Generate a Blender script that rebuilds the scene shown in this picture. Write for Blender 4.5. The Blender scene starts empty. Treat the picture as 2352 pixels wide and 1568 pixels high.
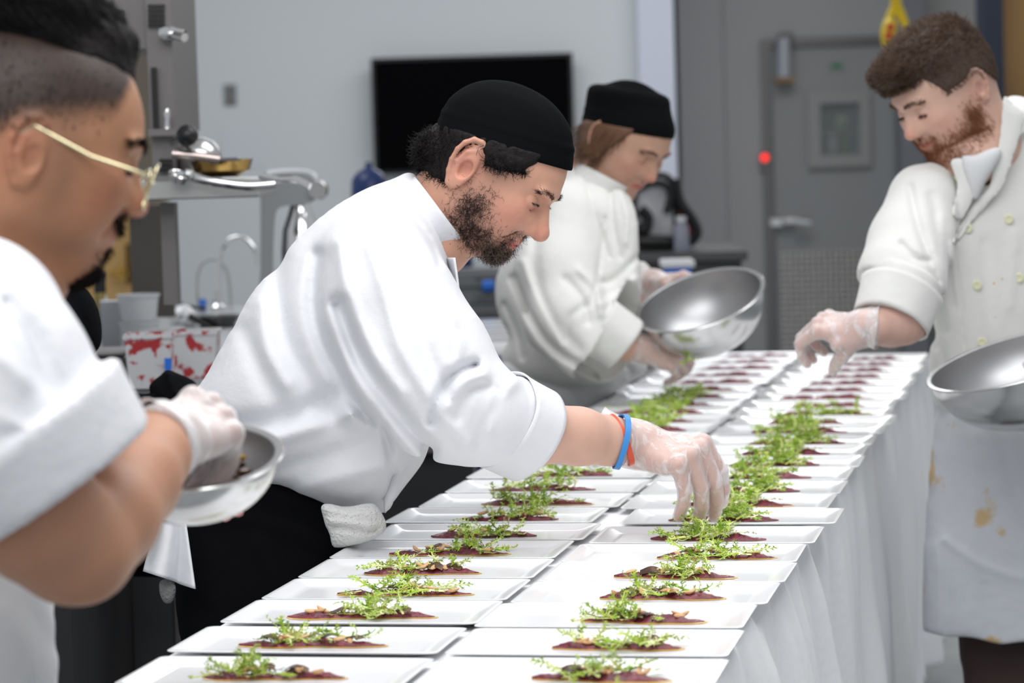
import bpy, math, random
import numpy as np
from mathutils import Vector, Matrix, Quaternion
random.seed(7); rng = np.random.default_rng(7)
S = bpy.context.scene
COL = S.collection
# ------------------------------------------------------------ camera
F = 6500.0; CX, CY = 1176.0, 784.0; HC = 1.36
pitch = math.atan(472/6500); roll = 0.03
FW = np.array([0, math.cos(pitch), -math.sin(pitch)])
R0 = np.array([1.0, 0, 0]); U0 = np.array([0, math.sin(pitch), math.cos(pitch)])
RT = math.cos(roll)*R0 - math.sin(roll)*U0
UP = math.sin(roll)*R0 + math.cos(roll)*U0
CAM = np.array([0, 0, HC])
cd = bpy.data.cameras.new('camera'); cam = bpy.data.objects.new('camera', cd); COL.objects.link(cam)
M = Matrix(((RT[0], UP[0], -FW[0], CAM[0]), (RT[1], UP[1], -FW[1], CAM[1]), (RT[2], UP[2], -FW[2], CAM[2]), (0, 0, 0, 1)))
cam.matrix_world = M
cd.sensor_width = 36; cd.lens = F*36/2352; cd.clip_end = 100
cd.dof.use_dof = True; cd.dof.focus_distance = 3.85; cd.dof.aperture_fstop = 6.0
S.camera = cam
# ------------------------------------------------------------ light
S.view_settings.view_transform = 'Standard'; S.view_settings.look = 'None'
S.view_settings.gamma = 1; S.view_settings.use_curve_mapping = False
S.view_settings.exposure = -0.11
w = bpy.data.worlds.new('world'); S.world = w; w.use_nodes = True
bg = w.node_tree.nodes['Background']; bg.inputs[0].default_value = (.93, .96, 1, 1); bg.inputs[1].default_value = 0.50
def area(name, loc, size, energy, rot=(0, 0, 0), color=(1, 1, 1)):
    l = bpy.data.lights.new(name, 'AREA'); l.shape = 'RECTANGLE'; l.size, l.size_y = size; l.energy = energy; l.color = color
    o = bpy.data.objects.new(name, l); o.location = loc; o.rotation_euler = rot; COL.objects.link(o); return o
area('overhead_light', (0.3, 3.3, 3.0), (2.6, 1.3), 52)
area('overhead_light', (0.9, 5.6, 3.0), (2.0, 1.2), 32)
area('overhead_light', (-0.9, 1.2, 3.0), (2.6, 1.4), 50, (math.radians(18), 0, 0))
area('overhead_light', (-1.6, 8.2, 3.1), (1.4, 1.4), 26)
area('overhead_light', (-0.2, 12.6, 3.4), (3.2, 1.2), 60, (math.radians(-12), 0, 0), (.92, .95, 1))
area('overhead_light', (2.2, 13.2, 3.4), (2.4, 1.0), 40, (math.radians(-16), 0, 0), (1, .98, .95))  # added fill lamp that brightens the cooler wall, no known fixture there
def at(px, py, Z):
    return CAM + Z*(FW + (px-CX)/F*RT - (py-CY)/F*UP)
def on_z(px, py, z):
    d = FW + (px-CX)/F*RT - (py-CY)/F*UP
    return CAM + d*((z-HC)/d[2])
def on_y(px, py, y):
    d = FW + (px-CX)/F*RT - (py-CY)/F*UP
    return CAM + d*(y/d[1])
def proj(P):
    Q = np.asarray(P)-CAM
    Z = Q@FW
    return CX+F*(Q@RT)/Z, CY-F*(Q@UP)/Z, Z
# ------------------------------------------------------------ materials
MATS = {}
def mat(name, col, rough=.5, metal=0., bump=None, spec=.5, sss=0., var=None, vcol=False, emit=None, trans=0., alpha=1., coat=0., sheen=0., ior=1.45, sss_r=(.6, .25, .15)):
    if name in MATS: return MATS[name]
    m = bpy.data.materials.new(name); m.use_nodes = True; nt = m.node_tree; b = nt.nodes['Principled BSDF']
    c = (*col, 1)
    b.inputs['Base Color'].default_value = c; b.inputs['Roughness'].default_value = rough; b.inputs['Metallic'].default_value = metal
    b.inputs['Specular IOR Level'].default_value = spec; b.inputs['IOR'].default_value = ior
    if sss: b.inputs['Subsurface Weight'].default_value = sss; b.inputs['Subsurface Radius'].default_value = sss_r; b.inputs['Subsurface Scale'].default_value = .012
    if trans: b.inputs['Transmission Weight'].default_value = trans
    if alpha < 1: b.inputs['Alpha'].default_value = alpha
    if coat: b.inputs['Coat Weight'].default_value = coat; b.inputs['Coat Roughness'].default_value = .08
    if sheen: b.inputs['Sheen Weight'].default_value = sheen
    if emit: b.inputs['Emission Color'].default_value = (*emit[:3], 1); b.inputs['Emission Strength'].default_value = emit[3]
    tc = nt.nodes.new('ShaderNodeTexCoord')
    src = None
    if vcol:
        a = nt.nodes.new('ShaderNodeAttribute'); a.attribute_name = 'Col'; src = a.outputs['Color']
    if var:   # (scale, colour2, threshold, softness)
        n = nt.nodes.new('ShaderNodeTexNoise'); n.inputs['Scale'].default_value = var[0]; n.inputs['Detail'].default_value = 5
        r = nt.nodes.new('ShaderNodeValToRGB'); r.color_ramp.elements[0].position = max(0, var[2]-var[3]); r.color_ramp.elements[1].position = min(1, var[2]+var[3])
        nt.links.new(tc.outputs['Object'], n.inputs['Vector']); nt.links.new(n.outputs['Fac'], r.inputs['Fac'])
        mx = nt.nodes.new('ShaderNodeMix'); mx.data_type = 'RGBA'
        if src: nt.links.new(src, mx.inputs['A'])
        else: mx.inputs['A'].default_value = c
        mx.inputs['B'].default_value = (*var[1], 1)
        nt.links.new(r.outputs['Color'], mx.inputs['Factor']); src = mx.outputs['Result']
    if src: nt.links.new(src, b.inputs['Base Color'])
    if bump:  # (scale, strength, distance)
        n = nt.nodes.new('ShaderNodeTexNoise'); n.inputs['Scale'].default_value = bump[0]; n.inputs['Detail'].default_value = 4
        nt.links.new(tc.outputs['Object'], n.inputs['Vector'])
        bp = nt.nodes.new('ShaderNodeBump'); bp.inputs['Strength'].default_value = bump[1]; bp.inputs['Distance'].default_value = bump[2] if len(bump) > 2 else .01
        nt.links.new(n.outputs['Fac'], bp.inputs['Height']); nt.links.new(bp.outputs['Normal'], b.inputs['Normal'])
    MATS[name] = m; return m
m_porc = mat('porcelain', (.88, .885, .90), .14, coat=.25)
m_cloth = mat('tablecloth', (.86, .865, .88), .9, bump=(60, .25, .004))
m_jacket = mat('jacket_cotton', (.78, .785, .82), .85, bump=(38, .30, .006), sheen=.1)
m_jacket2 = mat('jacket_cotton_warm', (.76, .76, .735), .85, bump=(30, .35, .006), sheen=.1)
m_apron = mat('apron_cotton', (.66, .67, .69), .9, bump=(26, .4, .006))
m_apron_st = mat('apron_stained', (.62, .64, .68), .9, bump=(26, .5, .008), var=(11, (.60, .44, .24), .655, .035))
m_black = mat('black_cotton', (.004, .0042, .0055), .95, bump=(60, .3, .004), spec=.08)
m_blackcap = mat('black_cap', (.0035, .0042, .0048), .95, bump=(300, .2, .002), spec=.08)
m_skin = mat('skin', (.6, .4, .3), .48, sss=.12, vcol=True, bump=(420, .25, .0012), spec=.45)
m_hairblk = mat('hair_black', (.009, .007, .007), .62, bump=(150, .6, .004), spec=.22)
m_hairbr = mat('hair_brown', (.052, .028, .018), .55, bump=(150, .5, .004))
m_hairlt = mat('hair_chestnut', (.13, .06, .03), .5, bump=(130, .5, .004))
m_beardred = mat('beard_red', (.27, .10, .04), .6, bump=(150, .5, .003))
m_strandblk = mat('strand_dark', (.022, .013, .012), .5)
m_strandgry = mat('strand_grey', (.18, .13, .10), .5)
m_steel = mat('brushed_steel', (.62, .62, .62), .22, 1., bump=(14, .04, .002))
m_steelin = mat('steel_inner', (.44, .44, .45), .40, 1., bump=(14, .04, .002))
m_steeldk = mat('dark_steel', (.20, .195, .195), .38, 1.)
m_steelmid = mat('steel_panel', (.20, .19, .188), .45, .55, bump=(5, .05, .01))
m_chrome = mat('chrome', (.8, .8, .8), .07, 1.)
m_gold = mat('brass_pan', (.42, .27, .09), .18, 1.)
m_plast = mat('clear_plastic', (.66, .68, .70), .3, alpha=.72)
m_plastred = mat('smeared_plastic', (.62, .63, .65), .35, alpha=.88, var=(34, (.42, .035, .04), .555, .03))
m_blue = mat('blue_plastic', (.02, .15, .62), .4)
m_navy = mat('navy_plastic', (.012, .03, .12), .3)
m_blkpl = mat('black_plastic', (.012, .012, .013), .35)
m_wall = mat('wall_paint', (.60, .63, .645), .8)
m_wallw = mat('column_paint', (.60, .63, .72), .8)
m_cool = mat('cooler_panel', (.36, .365, .37), .6)
m_cooldoor = mat('cooler_door', (.285, .295, .30), .55)
m_floor = mat('floor_tile', (.36, .38, .38), .5, var=(3, (.27, .29, .30), .5, .2))
m_yellow = mat('yellow_cord', (.85, .62, .01), .4)
m_red = mat('red_plastic', (.60, .03, .02), .4)
m_wood = mat('door_wood', (.66, .42, .16), .5, var=(4, (.56, .34, .12), .5, .2))
m_wood2 = mat('brown_door', (.30, .17, .06), .5, var=(2, (.22, .12, .045), .5, .2))
m_brass = mat('brass', (.65, .42, .12), .3, 1.)
m_puree = mat('beet_puree', (.21, .022, .042), .32, bump=(260, .7, .003), var=(90, (.10, .012, .022), .52, .12), coat=.2)
m_oil = mat('yellow_oil', (.72, .42, .01), .15, coat=.5)
m_nut = mat('toasted_almond', (.62, .34, .15), .5, var=(60, (.74, .50, .28), .5, .15))
m_mush = mat('mushroom_slice', (.05, .022, .012), .4, var=(70, (.16, .08, .03), .55, .1))
m_leafd = mat('frisee_green', (.26, .46, .035), .42, var=(45, (.50, .64, .08), .50, .14), sss=.0)
m_leafl = mat('frisee_pale', (.66, .74, .20), .42, var=(35, (.86, .87, .55), .52, .15))
m_towel = mat('terry_towel', (.78, .775, .76), 1., bump=(230, 1., .006))
m_red2 = mat('orange_band', (.72, .10, .045), .45)
m_blueband = mat('blue_band', (.045, .26, .66), .45)
m_grey = mat('grey_fabric', (.66, .67, .70), .8, bump=(40, .3, .005))
m_white = mat('white_plastic', (.75, .76, .78), .4)
m_screen = mat('tv_screen', (.001, .001, .0015), .5, spec=.04)
m_glass = mat('pane_glass', (.8, .85, .85), .05, trans=.9)
m_button = mat('button_cream', (.72, .72, .50), .35)
m_lens = mat('lens_glass', (.95, .95, .95), .03, alpha=.22, coat=.6)
m_frame = mat('gold_frame', (.72, .66, .42), .22, 1.)
def glove_mat():
    m = bpy.data.materials.new('clear_glove'); m.use_nodes = True; nt = m.node_tree; b = nt.nodes['Principled BSDF']
    b.inputs['Base Color'].default_value = (.88, .85, .86, 1); b.inputs['Roughness'].default_value = .22
    lw = nt.nodes.new('ShaderNodeLayerWeight'); lw.inputs[0].default_value = .35
    tc = nt.nodes.new('ShaderNodeTexCoord')
    mp = nt.nodes.new('ShaderNodeMapping'); mp.inputs['Scale'].default_value = (1, 1, .45); nt.links.new(tc.outputs['Object'], mp.inputs['Vector'])
    n = nt.nodes.new('ShaderNodeTexNoise'); n.inputs['Scale'].default_value = 55; n.inputs['Detail'].default_value = 3; n.inputs['Distortion'].default_value = 1.2
    nt.links.new(mp.outputs['Vector'], n.inputs['Vector'])
    r = nt.nodes.new('ShaderNodeMapRange'); r.inputs[1].default_value = .52; r.inputs[2].default_value = .68; r.inputs[3].default_value = .22; r.inputs[4].default_value = .62
    nt.links.new(n.outputs['Fac'], r.inputs[0])
    ad = nt.nodes.new('ShaderNodeMath'); ad.operation = 'MULTIPLY_ADD'; nt.links.new(lw.outputs['Facing'], ad.inputs[0]); ad.inputs[1].default_value = .5
    nt.links.new(r.outputs[0], ad.inputs[2]); nt.links.new(ad.outputs[0], b.inputs['Alpha'])
    bp = nt.nodes.new('ShaderNodeBump'); bp.inputs['Strength'].default_value = .6; bp.inputs['Distance'].default_value = .004
    nt.links.new(n.outputs['Fac'], bp.inputs['Height']); nt.links.new(bp.outputs['Normal'], b.inputs['Normal'])
    return m
m_glove = glove_mat()
m_cuff = m_glove.copy(); m_cuff.name = 'glove_cuff_film'
for n_ in m_cuff.node_tree.nodes:
    if n_.type == 'MAP_RANGE': n_.inputs[3].default_value = .34; n_.inputs[4].default_value = .70
def punch_mat():   # perforated-look kick plate
    m = bpy.data.materials.new('diamond_kickplate'); m.use_nodes = True; nt = m.node_tree; b = nt.nodes['Principled BSDF']
    b.inputs['Metallic'].default_value = .8; b.inputs['Roughness'].default_value = .4
    tc = nt.nodes.new('ShaderNodeTexCoord'); v = nt.nodes.new('ShaderNodeTexVoronoi'); v.inputs['Scale'].default_value = 32; v.inputs['Randomness'].default_value = .1
    nt.links.new(tc.outputs['Object'], v.inputs['Vector'])
    r = nt.nodes.new('ShaderNodeValToRGB'); r.color_ramp.elements[0].color = (.20, .19, .18, 1); r.color_ramp.elements[1].color = (.42, .41, .40, 1); r.color_ramp.elements[0].position = .2; r.color_ramp.elements[1].position = .6
    nt.links.new(v.outputs['Distance'], r.inputs['Fac']); nt.links.new(r.outputs['Color'], b.inputs['Base Color'])
    bp = nt.nodes.new('ShaderNodeBump'); bp.inputs['Strength'].default_value = .8; bp.inputs['Distance'].default_value = .01
    nt.links.new(v.outputs['Distance'], bp.inputs['Height']); nt.links.new(bp.outputs['Normal'], b.inputs['Normal'])
    return m
m_punch = punch_mat()
# ------------------------------------------------------------ object helpers
def tag(o, label=None, cat=None, group=None, kind=None):
    if label: o['label'] = label
    if cat: o['category'] = cat
    if group: o['group'] = group
    if kind: o['kind'] = kind
    return o
def empty(name, loc, label=None, cat=None, group=None):
    o = bpy.data.objects.new(name, None); COL.objects.link(o); o.location = tuple(map(float, loc)); o.empty_display_size = .05
    return tag(o, label, cat, group)
def mesh_obj(name, V, Fc, m, parent=None, smooth=True, col=None, local=False):
    V = np.asarray(V, float)
    me = bpy.data.meshes.new(name)
    if isinstance(Fc, np.ndarray):
        me.vertices.add(len(V)); me.vertices.foreach_set('co', V.astype(np.float32).ravel())
        k = Fc.shape[1]; n = len(Fc)
        me.loops.add(n*k); me.loops.foreach_set('vertex_index', Fc.astype(np.int32).ravel())
        me.polygons.add(n); me.polygons.foreach_set('loop_start', np.arange(0, n*k, k, dtype=np.int32))
        me.update(calc_edges=True)
    else:
        me.from_pydata(V.tolist(), [], [tuple(f) for f in Fc]); me.update()
    me.validate()
    if smooth: me.shade_smooth()
    mats = m if isinstance(m, (list, tuple)) else [m]
    for q in mats: me.materials.append(q)
    if col is not None:
        ca = me.color_attributes.new('Col', 'FLOAT_COLOR', 'POINT')
        ca.data.foreach_set('color', np.concatenate([col, np.ones((len(V), 1))], 1).astype(np.float32).ravel())
    o = bpy.data.objects.new(name, me); COL.objects.link(o)
    if parent is not None:
        o.parent = parent
        if not local:
            # keep world-space verts: shift to parent-local
            off = parent_world(parent)
            o.location = (-off[0], -off[1], -off[2])
            if len(V) and parent.type != 'EMPTY' and False: pass
    return o
def parent_world(p):
    v = Vector((0, 0, 0))
    while p is not None:
        v = v + Vector(p.location); p = p.parent
    return v
class MB:
    def __init__(s): s.v = []; s.f = []; s.mi = []
    def add(s, V, Fc, mi=0):
        n = len(s.v); s.v += [tuple(map(float, p)) for p in V]; s.f += [tuple(i+n for i in f) for f in Fc]; s.mi += [mi]*len(Fc); return s
    def box(s, lo, hi, R=None, c=None, mi=0, bev=0.0):
        lo = np.array(lo, float); hi = np.array(hi, float)
        if bev <= 0:
            V = [(x, y, z) for x in (lo[0], hi[0]) for y in (lo[1], hi[1]) for z in (lo[2], hi[2])]
            Fc = [(0, 1, 3, 2), (4, 6, 7, 5), (0, 4, 5, 1), (2, 3, 7, 6), (0, 2, 6, 4), (1, 5, 7, 3)]
        else:   # bevelled box through chamfer
            V = []; idx = {}
            for x in (0, 1):
                for y in (0, 1):
                    for z in (0, 1):
                        p = np.array([(lo, hi)[x][0], (lo, hi)[y][1], (lo, hi)[z][2]]); sg = np.array([1-2*x, 1-2*y, 1-2*z])*bev
                        for a in range(3):
                            q = p+sg; q[a] = p[a]; idx[(x, y, z, a)] = len(V); V.append(q)
            Fc = []
            for a in range(3):
                b_, c_ = [i for i in range(3) if i != a]
                for e in (0, 1):
                    q = []
                    for (u, v_) in ((0, 0), (1, 0), (1, 1), (0, 1)):
                        k = [0, 0, 0]; k[a] = e; k[b_] = u; k[c_] = v_; q.append(idx[(*k, a)])
                    Fc.append(q)
                for u in (0, 1):
                    for v_ in (0, 1):
                        k0 = [0, 0, 0]; k1 = [0, 0, 0]; k1[a] = 1; k0[b_] = k1[b_] = u; k0[c_] = k1[c_] = v_
                        Fc.append((idx[(*k0, b_)], idx[(*k1, b_)], idx[(*k1, c_)], idx[(*k0, c_)]))
            for x in (0, 1):
                for y in (0, 1):
                    for z in (0, 1): Fc.append([idx[(x, y, z, a)] for a in range(3)])
        V = np.array(V)
        if R is not None: V = (V-(c if c is not None else (lo+hi)/2))@np.array(R).T+(c if c is not None else (lo+hi)/2)
        return s.add(V, Fc, mi)
    def tube(s, pts, r, n=10, caps=True, mi=0, flat=1.0):
        P = np.array(pts, float); k = len(P); rr = np.full(k, r) if np.isscalar(r) else np.array(r, float)
        T = np.gradient(P, axis=0) if k > 2 else np.array([P[1]-P[0]]*2)
        T /= np.linalg.norm(T, axis=1)[:, None]+1e-12
        a = np.array([0, 0, 1.]) if abs(T[0][2]) < .9 else np.array([1., 0, 0])
        N = np.cross(T[0], a); N /= np.linalg.norm(N); V = []
        for i in range(k):
            N = N-T[i]*(N@T[i]); N /= np.linalg.norm(N)+1e-12; B = np.cross(T[i], N)
            for j in range(n):
                t = 2*math.pi*j/n; V.append(P[i]+rr[i]*(math.cos(t)*N+math.sin(t)*B*flat))
        Fc = [(i*n+j, i*n+(j+1) % n, (i+1)*n+(j+1) % n, (i+1)*n+j) for i in range(k-1) for j in range(n)]
        if caps: Fc += [tuple(range(n))[::-1], tuple(range((k-1)*n, k*n))]
        return s.add(V, Fc, mi)
    def lathe(s, prof, c=(0, 0, 0), ax=None, n=32, mi=0, closed=False):
        # prof list of (r, z); ax = 3x3 columns (x,y,axis)
        R = np.eye(3) if ax is None else np.array(ax); V = []; k = len(prof)
        for (r, z) in prof:
            for j in range(n):
                t = 2*math.pi*j/n; V.append(R@np.array([r*math.cos(t), r*math.sin(t), z])+np.array(c))
        Fc = [(i*n+j, i*n+(j+1) % n, (i+1)*n+(j+1) % n, (i+1)*n+j) for i in range(k-1) for j in range(n)]
        if closed: Fc += [((k-1)*n+j, (k-1)*n+(j+1) % n, (j+1) % n, j) for j in range(n)]
        return s.add(V, Fc, mi)
    def build(s, name, m, parent=None, smooth=False, local=False):
        o = mesh_obj(name, s.v, s.f, m, parent, smooth, local=local)
        if isinstance(m, (list, tuple)):
            o.data.polygons.foreach_set('material_index', s.mi)
        if smooth:
            try: o.data.set_sharp_from_angle(angle=math.radians(38))
            except Exception: pass
        return o
def frame_z(n, x=None):
    n = np.array(n, float); n /= np.linalg.norm(n)
    a = np.array(x if x is not None else ([1, 0, 0] if abs(n[0]) < .9 else [0, 1, 0]), float)
    a = a-n*(a@n); a /= np.linalg.norm(a); return np.stack([a, np.cross(n, a), n], 1)
def pxbox(x0, y0, x1, y1, Z, dep):
    a = at(x0, (y0+y1)/2, Z); b = at(x1, (y0+y1)/2, Z); a[2] = at((x0+x1)/2, y1, Z)[2]; b[2] = at((x0+x1)/2, y0, Z)[2]
    return (min(a[0], b[0]), min(a[1], b[1]), a[2]), (max(a[0], b[0]), max(a[1], b[1])+dep, b[2])
def catmull(P, per=8, closed=True):
    P = np.array(P, float); n = len(P); out = []
    for i in range(n if closed else n-1):
        if closed: p0, p1, p2, p3 = P[(i-1) % n], P[i], P[(i+1) % n], P[(i+2) % n]
        else: p0, p1, p2, p3 = P[max(i-1, 0)], P[i], P[i+1], P[min(i+2, n-1)]
        for k in range(per):
            t = k/per
            out.append(.5*((2*p1)+(-p0+p2)*t+(2*p0-5*p1+4*p2-p3)*t*t+(-p0+3*p1-3*p2+p3)*t**3))
    if not closed: out.append(P[-1])
    return np.array(out)
# ------------------------------------------------------------ table frame
ZT = .768; ZP = .78
VT = FW+1329/F*RT+512/F*UP; TD = np.array([VT[0], VT[1], 0]); TD /= np.linalg.norm(TD)      # along the table, away
TN = np.array([TD[1], -TD[0], 0])                                                              # across, to the right
TO = on_z(963, 1545, ZP); TO[2] = 0
TH = math.atan2(TN[1], TN[0])
def tpt(a, d, z): return TO+TN*a+TD*d+np.array([0, 0, z])
def t_of(px, py, z=ZP):
    p = on_z(px, py, z)-TO; return float(p@TN), float(p@TD)
PL, PW = .322, .1665
# ------------------------------------------------------------ room
lo, hi = np.array([-4.0, -0.5, 0]), np.array([5.5, 20, 3.6])
mb = MB(); mb.box((-6, -1.5, -.1), (7, 20, 0)); tag(mb.build('floor', m_floor), kind='structure')
YB = 14.6
xc = on_y(1467, 200, YB)[0]; xc2 = on_y(1558, 200, YB)[0]
mb = MB(); mb.box((-5.5, YB, 0), (xc, YB+.15, 4.2)); tag(mb.build('wall_back', m_wall), kind='structure')
mb = MB(); mb.box((xc+.0, YB-.08, 0), (xc2, YB+.15, 4.2)); tag(mb.build('trim_1', m_wallw), kind='structure')
YC = 15.4
xd0 = on_y(1772, 300, YC)[0]; xd1 = on_y(2112, 300, YC)[0]; zt_ = on_y(1900, 104, YC)[2]
mb = MB(); mb.box((xc2, YC, 0), (xd0-.05, YC+.12, 4.4)); mb.box((xd1+.05, YC, 0), (on_y(2258, 100, YC)[0], YC+.12, 4.4)); mb.box((xd0-.05, YC, zt_+.04), (xd1+.05, YC+.12, 4.4))
tag(mb.build('wall_cooler', m_cool), kind='structure')
mb = MB(); mb.box((xc2-.02, YB-.08, 0), (xc2, YC, 4.4)); tag(mb.build('wall_return', m_wallw), kind='structure')
# panel seam on the cooler wall
xs = on_y(1665, 300, YC)[0]; mb = MB(); mb.box((xs, YC-.006, 0), (xs+.012, YC, 4.2)); tag(mb.build('trim_2', m_cooldoor), kind='structure')
mb = MB(); mb.box((xd0-.05, YC-.02, 0), (xd0, YC+.02, zt_+.04)); mb.box((xd1, YC-.02, 0), (xd1+.05, YC+.02, zt_+.04)); mb.box((xd0, YC-.02, zt_), (xd1, YC+.02, zt_+.045))
tag(mb.build('trim_3', m_steeldk), kind='structure')
# cooler door
door = empty('door_1', (xd0, YC, 0)); tag(door, kind='structure')
def pb(mbx, x0, y0, x1, y1, y, d, bev=0):
    a = on_y(x0, y1, y); b = on_y(x1, y0, y); mbx.box((a[0], y, a[2]), (b[0], y+d, b[2]), bev=bev); return mbx
wx0, wy0, wx1, wy1 = 1885, 235, 1972, 357
a = on_y(wx0, wy1, YC); b = on_y(wx1, wy0, YC)
mb = MB()
z1 = zt_-.01
mb.box((xd0+.01, YC, 0.01), (a[0], YC+.08, z1)); mb.box((b[0], YC, 0.01), (xd1-.01, YC+.08, z1)); mb.box((a[0], YC, .01), (b[0], YC+.08, a[2])); mb.box((a[0], YC, b[2]), (b[0], YC+.08, z1))
mb.build('door_leaf', m_cooldoor, door)
mb = MB(); fa = on_y(1857, 385, YC); fb = on_y(1996, 208, YC)
mb.box((fa[0], YC-.03, fa[2]), (a[0], YC, fb[2])); mb.box((b[0], YC-.03, fa[2]), (fb[0], YC, fb[2])); mb.box((a[0], YC-.03, fa[2]), (b[0], YC, a[2])); mb.box((a[0], YC-.03, b[2]), (b[0], YC, fb[2]))
tag(mb.build('window_frame', mat('window_rim', (.30, .305, .30), .5), door))
mb = MB(); mb.box((a[0], YC+.01, a[2]), (b[0], YC+.015, b[2])); mb.build('glass_pane', m_glass, door)
mb = MB(); pb(mb, 1795, 570, 2060, 830, YC-.012, .012); mb.build('kick_plate', m_punch, door)
mb = MB(); pb(mb, 1768, 498, 1800, 522, YC-.05, .05, .008); pb(mb, 1797, 500, 1830, 516, YC-.07, .05, .01); mb.tube([on_y(1825, 508, YC-.08), on_y(1862, 512, YC-.09)], .022, 10)
mb.build('door_handle', m_chrome, door)
mb = MB(); pb(mb, 1903, 137, 1947, 166, YC-.004, .004); sg = mb.build('door_sign', m_cooldoor, door)
mb = MB(); pb(mb, 1909, 145, 1935, 158, YC-.008, .004)
aa = on_y(1905, 151, YC-.008); 
mb.build('sign_mark', mat('green_mark', (.05, .22, .10), .5), sg)
# things seen through the cooler window
mb = MB(); mb.box((xd0-.3, YC+1.3, 0), (xd1+.3, YC+1.4, 2.6)); tag(mb.build('wall_inside_cooler', mat('dark_grey', (.05, .055, .06), .6)), kind='structure')
crb = [(1905, 302, 1925, 352, m_white), (1926, 268, 1945, 300, mat('lime', (.25, .4, .2), .5)), (1930, 305, 1950, 352, mat('green_crate', (.24, .36, .12), .5)), (1948, 300, 1966, 350, mat('teal', (.10, .22, .22), .5))]
lbl = ['white container standing low behind the cooler door window', 'pale green packet high behind the cooler door window', 'lime green container low behind the cooler door window', 'dark teal container right behind the cooler door window']
shelfz = [on_y(1900, 352, YC+.5)[2], on_y(1900, 300, YC+.5)[2]]
t = empty('storage_rack', (a[0], YC+.6, 0), 'dark metal rack standing inside the cooler behind the door window', 'rack')
for zz in shelfz:
    mb = MB(); mb.box((a[0]-.1, YC+.45, zz-.02), (b[0]+.15, YC+.9, zz)); mb.build('shelf', m_steeldk, t)
for xx in (a[0]-.1, b[0]+.12):
    for yy in (YC+.45, YC+.87): mb = MB(); mb.box((xx, yy, 0), (xx+.03, yy+.03, 2.0)); mb.build('post', m_steeldk, t)
for (c, l) in zip(crb, lbl):
    mb = MB(); q0 = on_y(c[0], c[3], YC+.5); q1 = on_y(c[2], c[1], YC+.5); z0 = shelfz[1] if c[3] < 301 else shelfz[0]
    mb.box((q0[0], YC+.5, z0), (q1[0], YC+.62, q1[2]), bev=.01); tag(mb.build('food_container', c[4]), l, 'container')
area('cooler_inside_light', (on_y(1930, 200, YC)[0], YC+.7, 2.3), (.6, .4), 3)
# door closer
t = empty('door_closer', on_y(1800, 130, YC-.1), 'silver cylindrical door closer at the top left corner of the cooler door', 'door closer')
mb = MB(); q0 = on_y(1800, 178, YC-.08); q1 = on_y(1800, 88, YC-.08); mb.tube([q0, q1], .036, 14); mb.build('cylinder', mat('closer_white', (.45, .47, .52), .3, .3), t, True)
mb = MB(); pb(mb, 1783, 178, 1826, 190, YC-.1, .1, .005); mb.build('bracket', mat('rusty', (.36, .22, .10), .5), t)
mb = MB(); pb(mb, 1790, 75, 1822, 104, YC-.07, .07, .01); mb.build('cap', m_steeldk, t)
# alarm button
t = empty('alarm_switch', on_y(1757, 372, YC-.03), 'small dark wall switch with a lit red button beside the cooler door', 'switch')
mb = MB(); pb(mb, 1747, 350, 1768, 392, YC-.03, .03, .004); mb.build('switch_box', m_steeldk, t)
mb = MB(); q = on_y(1757, 362, YC-.05); mb.lathe([(0, 0), (.018, 0), (.021, .01), (.021, .022)], q, frame_z((0, 1, 0)), 16); mb.build('button', mat('red_lamp', (.8, .02, .02), .3, emit=(1, .03, .02, 1.6)), t, True)
# right-hand wall, dark blue frame and brown door
YR = 13.5
x0 = on_y(2258, 100, YR)[0]; x1 = on_y(2306, 100, YR)[0]
mb = MB(); mb.box((x0, YR, 0), (x1, YR+.2, 4.2)); tag(mb.build('trim_4', mat('navy_frame', (.018, .026, .045), .5)), kind='structure')
mb = MB(); mb.box((x1, YR+.06, 0), (x1+1.0, YR+.12, 4.2)); tag(mb.build('door_2', m_wood2), kind='structure')
mb = MB(); mb.box((on_y(2064, 100, YC-.3)[0], YC-.3, 0), (on_y(2122, 100, YC-.3)[0], YC-.1, 4.4)); tag(mb.build('trim_5', mat('steel_post', (.17, .18, .20), .5)), kind='structure')
# television
t = empty('television', on_y(1088, 260, YB-.1), 'large flat black television mounted on the pale back wall', 'television')
mb = MB(); q0 = on_y(860, 402, YB-.11); q1 = on_y(1315, 120, YB-.11); TV0, TV1 = q0, q1
mb.box((q0[0], YB-.11, q0[2]), (q1[0], YB-.06, q1[2]), bev=.006); mb.box((q0[0]+.25, YB-.06, q0[2]+.15), (q1[0]-.25, YB-.001, q1[2]-.15)); mb.build('casing', m_blkpl, t)
mb = MB(); mb.box((q0[0]+.018, YB-.113, q0[2]+.018), (q1[0]-.018, YB-.109, q1[2]-.018)); mb.build('screen', m_screen, t)
# wall outlet and paper
t = empty('wall_outlet', on_y(528, 218, YB), 'grey metal outlet plate on the pale wall left of the television', 'outlet')
mb = MB(); pb(mb, 515, 193, 542, 243, YB-.008, .008, .002); mb.build('cover_plate', mat('outlet_grey', (.22, .225, .23), .5), t)
mb = MB(); pb(mb, 521, 200, 536, 215, YB-.011, .004); pb(mb, 521, 222, 536, 237, YB-.011, .004); mb.build('socket', m_steeldk, t)
mb = MB(); pb(mb, 512, 294, 600, 385, YB-.003, .003); t = mb.build('wall_notice', mat('paper', (.60, .63, .66), .8, var=(9, (.47, .50, .53), .62, .03))); tag(t, 'sheet of printed paper taped on the back wall above the steel shelf', 'notice')
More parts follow.
